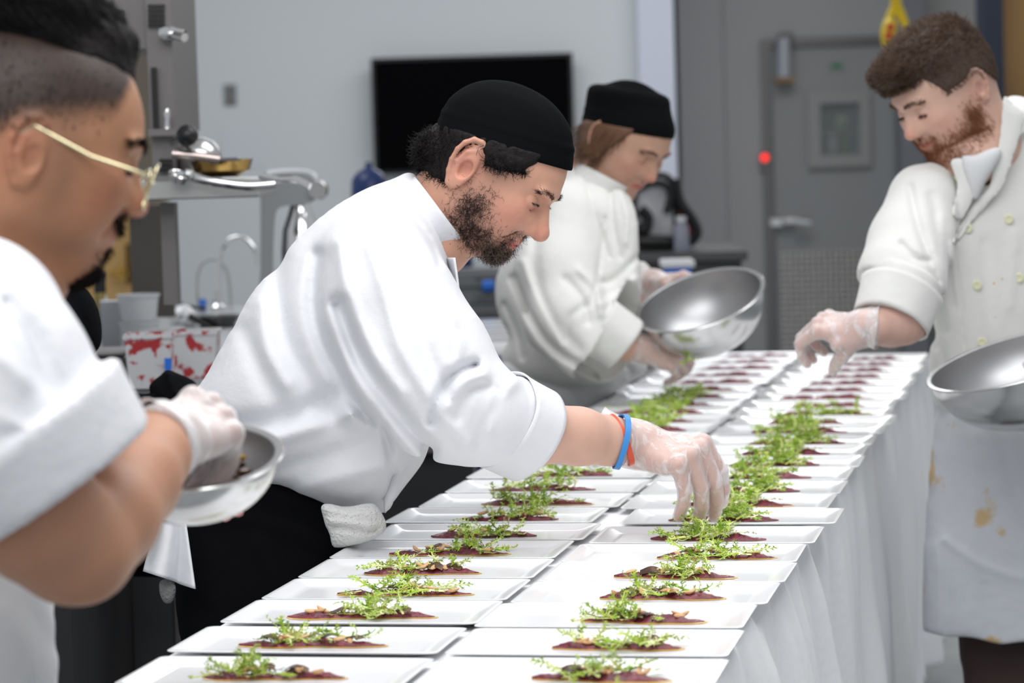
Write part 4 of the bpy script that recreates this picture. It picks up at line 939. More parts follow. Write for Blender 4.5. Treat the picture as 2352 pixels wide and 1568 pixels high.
            dd = smax(dd, -d_chain(p, [E(-.003, .0135, .0245), E(-.014, .0155, .0235), E(-.0195, .0160, .012), E(-.0185, .0155, -.002)], [.0026*es]*4, 0), .002)
            dd = smin(dd, smin(dr, da, .002), .0025)
            dd = smin(dd, d_ell(p, E(.0065, .0045, -.0035), (.0045*es, .0040*es, .0065*es)), .002)
            d = smin(d, dd, .004)
        return d
    def full(s, P):
        p = s.loc(P); d = s.ears(p, s.face(p))
        if s.neck is not None:
            for (a, b, ra, rb) in s.neck: d = smin(d, d_cap(p, a, b, ra, rb), .022)
        return d*s.k
    def normal(s, P, e=.0015):
        g = np.stack([s.full(P+np.eye(3)[i]*e)-s.full(P-np.eye(3)[i]*e) for i in range(3)], 1); return g/(np.linalg.norm(g, axis=1)[:, None]+1e-12)
def gs(p, c, r): return np.exp(-(((p-np.array(c))/np.array(r))**2).sum(1))
def sstep(x, a, b):
    t = np.clip((x-a)/(b-a), 0, 1); return t*t*(3-2*t)
def skin_colour(h, V, base, red, beard=None, scalp=None, fade=None):
    p = h.loc(V); base = np.array(base); red = np.array(red); c = np.tile(base, (len(V), 1))
    ya = p.copy(); ya[:, 1] = np.abs(ya[:, 1])
    k = .75*gs(ya, (.110, 0, -.008), (.017, .02, .014))+.45*gs(ya, (.068, .050, -.012), (.03, .022, .024))+.42*gs(ya, (-.01, .082, .004), (.026, .018, .034))+.25*gs(ya, (.08, .03, .012), (.02, .02, .01))
    k = np.clip(k, 0, .85)[:, None]; c = c*(1-k)+red*k
    lip = np.clip(1.6*gs(ya, (.0955, .0, -.0385+h.mz), (.014, .022, .0068)), 0, .9)[:, None]
    c = c*(1-lip)+(red*np.array([.88, .68, .70]))*lip
    if beard is not None:
        for (cc, r, a, colr) in beard:
            m_ = np.clip(a*gs(ya, cc, r), 0, .93)[:, None]; c = c*(1-m_)+np.array(colr)*m_
    if scalp is not None:
        for (cc, r, a, colr) in scalp:
            m_ = np.clip(a*gs(ya, cc, r), 0, .96)[:, None]; c = c*(1-m_)+np.array(colr)*m_
    if fade is not None: m_ = fade[0](ya)[:, None]; c = c*(1-m_)+np.array(fade[1])*m_
    return c*(1+.05*noise3(V, 300, 3)[:, None])
def eyes(h, parent, iris=(.05, .03, .02)):
    e = None
    for sg in (-1, 1):
        c = h.wor((.0755, sg*.0315, .0205)); R = h.R@np.array(Matrix.Rotation(-h.look*1.2, 3, 'Y')); mb = MB()
        k = h.k; prof = [(math.sin(a)*.0118*k, math.cos(a)*.0118*k) for a in np.linspace(math.pi, 0, 22)]
        ax = np.stack([R[:, 1], R[:, 2], R[:, 0]], 1)
        mb.lathe(prof, c, ax, 28); o = mb.build('eyeball', [mat('eye_white', (.62, .58, .55), .15, coat=.6), mat('iris_%02d' % int(iris[0]*100), iris, .1, coat=.8)], parent, True)
        n = len(o.data.polygons); ids = np.array([1 if (p.vertices[0]//28) >= 17 else 0 for p in o.data.polygons], np.int32); o.data.polygons.foreach_set('material_index', ids)
def sample_on(h, n, box_lo, box_hi, keep, seed=0, fn=None):
    """random points pressed onto the head surface in local coordinates"""
    r = np.random.default_rng(seed); p = r.uniform(box_lo, box_hi, (n, 3)); fn = fn or h.full
    P = h.worv(p)
    for _ in range(5):
        d = fn(P); g = np.stack([fn(P+np.eye(3)[i]*.001)-fn(P-np.eye(3)[i]*.001) for i in range(3)], 1); g /= np.linalg.norm(g, axis=1)[:, None]+1e-12
        P = P-g*np.clip(d, -.02, .02)[:, None]
    ok = np.abs(fn(P)) < .0008; P = P[ok]; g = g[ok]; q = h.loc(P); m_ = keep(q, r); return P[m_], g[m_], q[m_]
def grow(P, N, dirs, L, k=6, curl=.3, seed=0, freq=0, grav=0., lift=.35):
    r = np.random.default_rng(seed); n = len(P); out = np.zeros((n, k, 3)); out[:, 0] = P-N*.0006; d = dirs+N*lift; d /= np.linalg.norm(d, axis=1)[:, None]
    L = L*r.uniform(.6, 1.2, n) if np.isscalar(L) else L
    ax = np.cross(N, r.normal(0, 1, (n, 3))); ax /= np.linalg.norm(ax, axis=1)[:, None]; ang = r.normal(0, curl, n)
    for i in range(1, k):
        c, s_ = np.cos(ang)[:, None], np.sin(ang)[:, None]
        d = d*c+np.cross(ax, d)*s_+ax*(np.sum(ax*d, 1)[:, None])*(1-c); d = d+np.array([0, 0, -grav]); d /= np.linalg.norm(d, axis=1)[:, None]
        out[:, i] = out[:, i-1]+d*(L/(k-1))[:, None]
    return out
def shell_mesh(name, fn, lo_, hi_, cell, m, parent, rel=1, col=None):
    V, Q = surface(fn, lo_, hi_, cell); V = relax(V, Q, rel)
    return mesh_obj(name, V, Q, m, parent, True, col(V) if col else None)
# ------------------------------------------------------------ hands
def hand_sdf(wrist, X, Z, side, k, curls, spread=(.10, .03, -.05, -.14), thumb=None, fat=1.0, mcp_arch=.006):
    """side=+1: thumb towards Y=ZxX.  curls: 4 x (mcp, pip, dip) radians (index..little)"""
    X = np.array(X, float); X /= np.linalg.norm(X); Z = np.array(Z, float); Z -= X*(Z@X); Z /= np.linalg.norm(Z); Y = np.cross(Z, X)*side
    W = lambda q: np.array(wrist)+(X*q[0]+Y*q[1]+Z*q[2])*k
    mc = [(.092, .031, .000), (.095, .010, .003), (.090, -.011, .001), (.082, -.030, -.004)]
    ln = [(.044, .026, .021), (.048, .030, .022), (.045, .028, .022), (.035, .021, .020)]
    rd = [(.0106, .0094, .0084, .0072), (.0108, .0096, .0086, .0074), (.0102, .0092, .0082, .0070), (.0090, .0082, .0074, .0064)]
    chains = []
    for i in range(4):
        p = np.array(mc[i]); a = 0; sp = spread[i]; pts = [W(p)]
        for j in range(3):
            a += curls[i][j]; dl_ = np.array([math.cos(a)*math.cos(sp), math.sin(sp)*max(.3, math.cos(a)), -math.sin(a)]); p = p+dl_*ln[i][j]; pts.append(W(p))
        chains.append((pts, [r_*k*fat for r_ in rd[i]]))
    th = thumb or [(.020, .026, -.010), (.052, .050, -.022), (.082, .056, -.034), (.106, .050, -.044)]
    tp = ([W(q) for q in th], [.014*k*fat, .0125*k*fat, .0105*k*fat, .0080*k*fat])
    rel = np.stack([X, Y, Z], 1)
    def fn(P):
        q = (P-np.array(wrist))@rel/k
        d = d_cap(q, (-.01, 0, 0), (.02, 0, 0), .026, .027)
        for (y0, y1, x1, r0, r1) in ((.014, .030, .088, .0155, .0115), (.005, .010, .091, .0160, .0120), (-.006, -.011, .086, .0155, .0115), (-.013, -.028, .078, .0150, .0105)):
            d = smin(d, d_cap(q, (.012, y0, -.001), (x1, y1, -.003 if y1 > -.02 else -.006), r0, r1), .012)
        d = smin(d, d_cap(q, (.018, .020, -.011), (.050, .040, -.018), .015, .013), .014)
        d = smin(d, d_cap(q, (.02, -.018, -.010), (.060, -.022, -.012), .012, .011), .014)
        d = d*k
        for (pts, rr) in chains:
            d = smin(d, d_cap(P, pts[0], pts[1], rr[0], rr[1]), .006*k)
            for j in (1, 2): d = smin(d, d_cap(P, pts[j], pts[j+1], rr[j], rr[j+1]), .0012*k)
            kn = W(np.array(mc[chains.index((pts, rr))])+np.array([0, 0, .0035])) if False else pts[0]
        for i, m_ in enumerate(mc): d = smin(d, d_ell(P, W((m_[0], m_[1], m_[2]+.0035)), (.0085*k,)*3), .006*k)
        pts, rr = tp
        d = smin(d, d_cap(P, pts[0], pts[1], rr[0], rr[1]), .010*k)
        for j in (1, 2): d = smin(d, d_cap(P, pts[j], pts[j+1], rr[j], rr[j+1]), .0015*k)
        return d
    allp = [p for c_ in chains for p in c_[0]]+tp[0]+[W((-.02, 0, 0))]
    A = np.array(allp); return fn, A.min(0)-.03*k, A.max(0)+.03*k, W, chains, tp
# ------------------------------------------------------------ clothing sculpt
def cdir(x, up, dep): 
    v = x*RT+up*UP+dep*FW; return v/np.linalg.norm(v)
def hdir(sx, pitch_, yaw, roll_=0.):
    """face direction and head-up from picture-side, downward pitch and yaw towards the camera (degrees)"""
    p, y, r = map(math.radians, (pitch_, yaw, roll_)); f = cdir(sx*math.cos(p)*math.cos(y), -math.sin(p), -math.cos(p)*math.sin(y))
    w_ = cdir(sx*math.sin(p)*math.cos(y), math.cos(p), -math.sin(p)*math.sin(y)); w_ = w_-f*(w_@f); w_ /= np.linalg.norm(w_); s_ = np.cross(w_, f); return f, w_*math.cos(r)+s_*math.sin(r)
def segdist(px, py, pts):
    d = np.full(px.shape, 1e18); P = np.array(pts, float)
    for i in range(len(P)-1):
        e = P[i+1]-P[i]; L2 = e@e+1e-9; t = np.clip(((px-P[i, 0])*e[0]+(py-P[i, 1])*e[1])/L2, 0, 1)
        d = np.minimum(d, (px-P[i, 0]-t*e[0])**2+(py-P[i, 1]-t*e[1])**2)
    return d
def fold_field(folds):
    F_ = [(catmull(p, 3, False), w_, a) for (p, w_, a) in folds]
    def g(px, py):
        out = np.zeros(px.shape)
        for p, w_, a in F_: out += a*np.exp(-segdist(px, py, p)/(w_*w_))
        return out
    return g
class Slab:
    """inflated outline standing at a depth plane Z0 + tilt"""
    def __init__(s, poly, Z0, kz, cap, tx=0., ty=0., cell=5., c=None, smooth=True):
        s.inf = Inflate(poly, cell, 5, 420, smooth); s.Z0 = Z0; s.kz = kz; s.cap = cap*F/Z0; s.tx, s.ty = tx, ty; s.c = c if c is not None else np.mean(np.array(poly, float), 0); s.poly = np.array(poly, float)
    def zc(s, px, py): return s.Z0+s.tx*(px-s.c[0])+s.ty*(py-s.c[1])
    def d(s, px, py, Z):
        v = (Z-s.zc(px, py))*F/s.Z0; return d_inflate(s.inf, px, py, v, s.kz, s.cap)*s.Z0/F
def bounds(slabs, chains, pad=.04):
    A = []
    for s in slabs:
        for q in s.poly:
            for dz in (-s.cap*s.Z0/F*1.1, s.cap*s.Z0/F*1.1): A.append(at(q[0], q[1], s.zc(q[0], q[1])+dz))
    for ch in chains:
        for (p, r) in ch: A += [np.array(p)-r, np.array(p)+r]
    A = np.array(A); return A.min(0)-pad, A.max(0)+pad
def wr(pts): return [(at(p[0], p[1], p[2]), p[3]) for p in pts]
def garment(name, m, parent, slabs, arms, folds, cell, cuffs=(), cuts=(), k=.035, noise=.0022, nscale=22, rel=1, extra=None, col=None):
    fg = fold_field(folds) if folds else None
    W = [wr(a) for a in arms]
    def fn(P):
        px, py, Z = pxcoord(P); d = None
        for s in slabs:
            e = s.d(px, py, Z); d = e if d is None else smin(d, e, k)
        for ch in W:
            e = d_chain(P, [c[0] for c in ch], [c[1] for c in ch], .03); d = e if d is None else smin(d, e, k)
        if fg is not None: d = d-fg(px, py)
        if noise: d = d-noise*noise3(P, nscale, 11)-noise*.4*noise3(P, nscale*2.7, 5)
        for (a, b, ra, rb, inner) in cuffs:      # rolled cuff: hollow band, open towards b
            a_, b_ = np.array(a), np.array(b); ax = (b_-a_)/np.linalg.norm(b_-a_); L = np.linalg.norm(b_-a_)
            t = (P-a_)@ax; rad = np.linalg.norm(P-a_-t[:, None]*ax, axis=1); R_ = ra+(rb-ra)*np.clip(t/L, 0, 1)
            band = np.maximum(rad-R_, np.maximum(-t, t-L)); band = np.maximum(band, -(R_-.007-rad)) if False else band
            near = rad < max(ra, rb)*2.0
            d = np.where(near & (t > L*.15), np.maximum(d, (L*.15-t)*-1), d)
            d = smin(d, band, .004)
            d = np.maximum(d, -np.maximum(rad-(R_-max(.006, cell*2.3)), .012-t if not inner else inner-t))
        for c in cuts: d = c(P, px, py, Z, d)
        if extra: d = extra(P, px, py, Z, d)
        return d
    lo_, hi_ = bounds(slabs, W, .05)
    V, Q = surface(fn, lo_, hi_, cell, band=2.6); V = relax(V, Q, rel)
    o = mesh_obj(name, V, Q, m, parent, True, col(V) if col else None); return o, fn
def d_band(P, c, axis, xd, rx, ry, hgt, t):
    R = frame_z(axis, xd); q = (P-np.array(c))@R; rr = np.sqrt((q[:, 0]/rx)**2+(q[:, 1]/ry)**2); r_ = math.sqrt(rx*ry)
    return np.maximum(np.abs(rr-1)*r_-t, np.abs(q[:, 2])-hgt/2)
def collar_mesh(name, m, parent, c, axis, xd, rx, ry, hgt, t=.0022, gap=(0, 0), flare=.0, slant=0., dip=0.):
    """standing collar: open band; gap=(a0,a1) angles in degrees left open (0 = +x)"""
    R = frame_z(axis, xd); mb = MB(); n = 64; a0, a1 = (gap[1], gap[0]+360) if gap != (0, 0) else (0, 360); V = []; m_ = 9
    for i in range(n+1):
        a = math.radians(a0+(a1-a0)*i/n); row = []
        for j in range(m_):
            v = j/(m_-1); z = (v-.5)*hgt+slant*math.cos(a)*(1-v); r_ = 1+flare*v+.012*math.sin(5*a+3*v)
            row.append(R@np.array([math.cos(a)*rx*r_, math.sin(a)*ry*r_, z-dip*max(0, math.cos(a))**3*v])+np.array(c))
        V += row
    Fc = [(i*m_+j, (i+1)*m_+j, (i+1)*m_+j+1, i*m_+j+1) for i in range(n) for j in range(m_-1)]
    o = mesh_obj(name, V, Fc, m, parent); sm = o.modifiers.new('thick', 'SOLIDIFY'); sm.thickness = t*2; sm.offset = 0; return o
def rolled_cuff(parent, m, a, b, r0, r1, L, t=.0026):
    ax = np.array(b)-np.array(a); ax /= np.linalg.norm(ax); R = frame_z(ax); V = []; n = 72; m_ = 10
    for i in range(n):
        q = 2*math.pi*i/n
        for j in range(m_):
            v = j/(m_-1); rr = (r0+(r1-r0)*v)*(1+.012*math.sin(3*q+2*v)+.008*math.sin(7*q)+.02*(1-v)**6); V.append(R@np.array([math.cos(q)*rr, math.sin(q)*rr, v*L+.003*math.sin(2*q+1)])+np.array(a))
    Fc = [(i*m_+j, ((i+1) % n)*m_+j, ((i+1) % n)*m_+j+1, i*m_+j+1) for i in range(n) for j in range(m_-1)]
    o = mesh_obj('rolled_cuff', V, Fc, m, parent); s_ = o.modifiers.new('t', 'SOLIDIFY'); s_.thickness = t; s_.offset = 0; return o
def glove_cuff(c, axis, Z, r0, r1, L, name, parent, ripple=.05, sq=.78, seed=0, m=None):
    R = frame_z(axis, Z); V = []; n = 56; m_ = 12; r2 = np.random.default_rng(seed); ph = r2.uniform(0, 6, 4)
    for j in range(m_):
        v = j/(m_-1); rr = r0+(r1-r0)*v
        for i in range(n):
            a = 2*math.pi*i/n; f = 1+ripple*v*(math.sin(3*a+ph[0])+.6*math.sin(7*a+ph[1]+2*v))+.012*math.sin(11*a+ph[2]+6*v)
            V.append(R@np.array([math.cos(a)*rr*f*sq, math.sin(a)*rr*f, -v*L*(1+.12*math.sin(2*a+ph[3]))])+np.array(c))
    Fc = [(j*n+i, j*n+(i+1) % n, (j+1)*n+(i+1) % n, (j+1)*n+i) for j in range(m_-1) for i in range(n)]
    o = mesh_obj(name, V, Fc, m or m_glove, parent)
    mb = MB(); ring = [V[(m_-1)*n+i] for i in range(n)]+[V[(m_-1)*n]]; mb.tube(ring, .0009, 6, False); mb.build('glove_hem', m or m_glove, o, True); return o
def add_hand(person, name, wrist, X, Z, side, k, curls, skin_parts, base, glove=True, spread=(.10, .03, -.05, -.14), thumb=None, fat=1., cell=.0022, arm=None, gm=None, cuff=None, gback=.013):
    ax_ = np.array(arm[-1][0])-np.array(arm[-2][0]) if arm is not None else np.array(X, float); ax_ = ax_/np.linalg.norm(ax_); ax_ = ax_+np.array(X, float)/np.linalg.norm(X)*1.4; ax_ = ax_/np.linalg.norm(ax_)
    fn, lo_, hi_, Wf, chains, tp = hand_sdf(wrist, X, Z, side, k, curls, spread, thumb, fat)
    if arm is not None:
        arr = [(np.array(a[0]), a[1]) for a in arm]
        for a in arr: lo_ = np.minimum(lo_, a[0]-a[1]-.01); hi_ = np.maximum(hi_, a[0]+a[1]+.01)
        f2 = lambda P: smin(fn(P), d_chain(P, [a[0] for a in arr], [a[1] for a in arr], .012), .02)
    else: f2 = fn
    V, Q = surface(f2, lo_, hi_, cell, band=1.8); V = relax(V, Q, 1)
    kn = np.zeros(len(V))
    for c_ in chains:
        for p in c_[0]: kn = np.maximum(kn, np.exp(-((V-p)**2).sum(1)/(.011*k)**2))
    b = np.array(base); c = b*(1-.32*kn[:, None])+np.array([b[0]*1.02, b[1]*.66, b[2]*.62])*.32*kn[:, None]; c = c*(1+.06*noise3(V, 160, 2)[:, None])
    skin_parts.append((V, Q, c, arm[0][0] if arm is not None else wrist))
    if glove:
        xw = np.array(X, float)/np.linalg.norm(X); w0 = np.array(wrist)
        def g(P): 
            d = f2(P)-.0016*k-.0006*noise3(P, 260, 4)
            return np.maximum(d, -((P-w0)@ax_)-gback)
        V2, Q2 = surface(g, lo_, hi_, cell, band=1.8); o = mesh_obj('glove', V2, Q2, gm or m_glove, person)
        if cuff: glove_cuff(w0+xw*(cuff[5] if len(cuff) > 5 else .002), xw, Z, cuff[0], cuff[1], cuff[2], 'glove_cuff', o, cuff[3] if len(cuff) > 3 else .05, cuff[4] if len(cuff) > 4 else .82, 3, gm or m_cuff)
    return fn, chains, tp, Wf
def merge_skin(person, parts, way, name='body'):
    """join head and arms into one skin, linked inside the clothes through the point way"""
    V = []; Q = []; C = []; n = 0; ends = []
    for (v, q, c, anc) in parts:
        fc = v[q].mean(1); i = int(np.argmin(((fc-np.array(anc))**2).sum(1))); ends.append(q[i]+n); q = np.delete(q, i, 0)
        V.append(v); Q.append(q+n); C.append(c); n += len(v)
    V = np.concatenate(V); C = np.concatenate(C); Q = np.concatenate(Q); ways = [np.array(w_, float) for w_ in (way if isinstance(way, list) else [way]*len(parts))]
    for e, way in zip(ends[1:], ways):
        if e is not ends[1]:   # later limbs branch off: open another quad next to the first one on the head part
            q0 = Q[:len(parts[0][1])-2]; fc = V[q0].mean(1); a_ = V[ends[0]].mean(0)+np.array([.012, 0, 0]); ok = ~np.isin(q0, ends[0]).any(1); dd = ((fc-a_)**2).sum(1)+(~ok)*9
            i = int(np.argmin(dd)); st = q0[i].copy(); Q = np.delete(Q, i, 0)
        else: st = ends[0]
        A = V[st].mean(0); B = V[e].mean(0); path = catmull([A, (A+way)/2, way, (B+way)/2, B], 4, False); prev = st; e2 = e[::-1]
        best = min(range(4), key=lambda k: ((V[np.roll(e2, k)]-V[st])**2).sum()); e2 = np.roll(e2, best); newV = []; m_ = len(path)
        for k in range(1, m_-1):
            t = k/(m_-1); sh = (V[st]-A)*(1-t)+(V[e2]-B)*t; sh = sh/(np.linalg.norm(sh, axis=1)[:, None]+1e-9)*(.004+.022*math.sin(math.pi*t)); newV.append(path[k]+sh)
        base = len(V); V = np.concatenate([V]+newV); C = np.concatenate([C, np.tile(C[st[0]], (4*len(newV), 1))]); rings = [st]+[np.arange(4)+base+4*k for k in range(len(newV))]+[e2]; add = []
        for r0, r1 in zip(rings[:-1], rings[1:]):
            for j in range(4): add.append([r0[j], r0[(j+1) % 4], r1[(j+1) % 4], r1[j]])
        Q = np.concatenate([Q, np.array(add)])
    return mesh_obj(name, V, Q, m_skin, person, True, np.clip(C, 0, 1))
def head_part(h, cell, colf, extra_lo=.0):
    pts = [h.wor(q) for q in [(-.12, -.10, -.12), (.14, .10, .15), (-.12, .10, .15), (.14, -.10, -.12), (-.12, -.1, .15), (.14, .1, -.12), (-.12, .1, -.12), (.14, -.1, .15)]]
    if h.neck: pts += [h.wor(np.array(b)+d_) for (a, b, ra, rb) in h.neck for d_ in (-.06, .06)]
    A = np.array(pts); V, Q = surface(h.full, A.min(0), A.max(0), cell, band=1.8); V = relax(V, Q, 1, .35); return (V, Q, colf(V), h.wor(np.array(h.neck[0][1])*1.25) if h.neck else h.o)
def brow(h, parent, m, pts, n, L, r, seed=0, name='eyebrow'):
    r2 = np.random.default_rng(seed); C = catmull(pts, 12, False)
    for sg in (-1, 1):
        t = r2.uniform(0, len(C)-1.01, n); i = t.astype(int); p = C[i]+(C[i+1]-C[i])*(t-i)[:, None]; p = p*np.array([1, sg, 1])+r2.normal(0, 1, (n, 3))*np.array([.001, .0012, .0021])
        P = h.worv(p)
        for _ in range(4):
            d = h.full(P); g = h.normal(P); P = P-g*np.clip(d, -.01, .01)[:, None]
        dr = (C[i+1]-C[i])*np.array([1, sg, 1])+np.array([0, 0, .0004]); dr = dr@h.R.T; dr /= np.linalg.norm(dr, axis=1)[:, None]
        V, Q = tubes_mesh(grow(P, g, dr+r2.normal(0, .25, (n, 3)), L, 4, .15, seed, lift=.25), r)
        mesh_obj(name, V, Q, m, parent)
def lash(h, parent, m, n, L=.006, r=.00022, seed=4):
    r2 = np.random.default_rng(seed); zc = .0200+h.look*.004+.0005+.0045*h.eo
    C = catmull([(.0875, .0205, zc-.002), (.0895, .0270, zc), (.0890, .0345, zc), (.0835, .0430, zc-.0015)], 10, False)
    for sg in (-1, 1):
        t = r2.uniform(0, len(C)-1.01, n); i = t.astype(int); p = C[i]+(C[i+1]-C[i])*(t-i)[:, None]; p = p*np.array([1, sg, 1]); P = h.worv(p); g = h.normal(P)
        d = h.full(P); P = P-g*np.clip(d, -.01, .01)[:, None]
        dr = (h.R[:, 0]*.7-h.R[:, 2]*(.75 if h.eo < .4 else .1))[None]+r2.normal(0, .15, (n, 3)); V, Q = tubes_mesh(grow(P, g, dr, L, 4, .1, seed, lift=.2), r); mesh_obj('eyelash', V, Q, m, parent)
def cap_plane(h, a, b, Z):
    p = h.loc(at(a[0], a[1], Z)[None])[0]; q = h.loc(at(b[0], b[1], Z)[None])[0]; du, dw = q[0]-p[0], q[2]-p[2]; n = np.array([-dw, 0, du])/math.hypot(du, dw)
    if n[2] < 0: n = -n
    return (tuple(n), float(p@n))
def patch(parent, name, m, jf, poly, off, thick=.0028, zmax=None, z0=5., z1=5.6, cell=5, bulge=0.):
    P = catmull(poly, 5); lo_ = P.min(0); hi_ = P.max(0); nx = int((hi_[0]-lo_[0])/cell)+2; ny = int((hi_[1]-lo_[1])/cell)+2
    X, Y = np.meshgrid(lo_[0]+np.arange(nx)*cell, lo_[1]+np.arange(ny)*cell, indexing='ij'); ins = polymask(P, X, Y)
    D = polydist(P, X, Y); use = ins | (D < cell*.75); ids = -np.ones(X.shape, int); ids[use] = np.arange(use.sum()); x, y = X[use], Y[use]
    # pull outside points to the outline
    out = ~ins[use]
    for k in np.where(out)[0]:
        j = np.argmin((P[:, 0]-x[k])**2+(P[:, 1]-y[k])**2); x[k], y[k] = P[j]
    zz = np.linspace(z0, z1, 160); Z = np.full(len(x), zmax if zmax else z1); done = np.zeros(len(x), bool)
    for z in zz:
        pts = CAM+z*(FW+((x-CX)/F)[:, None]*RT-((y-CY)/F)[:, None]*UP); hit = (jf(pts) < 0) & ~done; Z[hit] = z; done |= hit
    if zmax: Z = np.minimum(Z, zmax)
    Z = Z-off-bulge*np.sin(np.clip(polydist(P, x, y)/12, 0, 1.57)); V = CAM+Z[:, None]*(FW+((x-CX)/F)[:, None]*RT-((y-CY)/F)[:, None]*UP); Q = []
    for i in range(nx-1):
        for j in range(ny-1):
            q = [ids[i, j], ids[i, j+1], ids[i+1, j+1], ids[i+1, j]]
            if min(q) >= 0: Q.append(q)
            else:
                q = [k for k in q if k >= 0]
                if len(q) == 3: Q.append(q)
    o = mesh_obj(name, V, [tuple(q) for q in Q], m, parent); s_ = o.modifiers.new('t', 'SOLIDIFY'); s_.thickness = thick; s_.offset = 0; return o
def cap_obj(h, parent, fz, m, thick=.009, puff=.0, cell=.0025, name='skull_cap', band=True, top=None, box=None):
    """fz: cutting plane (normal, offset) in head-local space; cap is where p.n > off"""
    n_ = np.array(fz[0], float); n_ /= np.linalg.norm(n_); off = fz[1]
    def f(P):
        p = h.loc(P); d = h.skull(p)
        if top is not None: d = smin(d, d_ell(p, *top), .02)
        hgt = p@n_-off
        if box is not None:
            tf = p[:, 0]*n_[2]-p[:, 2]*n_[0]; rr = np.sqrt(((tf-box[0])/box[1])**2+(p[:, 1]/box[2])**2)
            d = smin(d, smax((rr-1)*box[2], hgt-box[3], .022), .010)
        th = thick+puff*np.clip(hgt/.05, 0, 1)+.0010*np.sin(hgt*260)*np.exp(-((hgt-.030)/.008)**2)
        d = d-th-.0009*noise3(p, 70, 6)
        d = smax(d, -hgt, .003); inner = h.skull(p)-.0015
        return smax(d, -np.maximum(inner, -(hgt+.02)) if False else d-1, .001)*h.k if False else d*h.k
    A = np.array([h.wor(q) for q in [(x, y, z) for x in (-.15, .15) for y in (-.12, .12) for z in (-.08, .17)]])
    o = shell_mesh(name, f, A.min(0), A.max(0), cell, m, parent, 1)
    if band:   # stitched band edge
        def f2(P):
            p = h.loc(P); hgt = p@n_-off; d = h.skull(p)-thick-.0016; return smax(smax(d, -hgt+.0005, .001), hgt-.028, .002)*h.k
        b = shell_mesh('cap_band', f2, A.min(0), A.max(0), cell, m, o, 1)
    return o, f
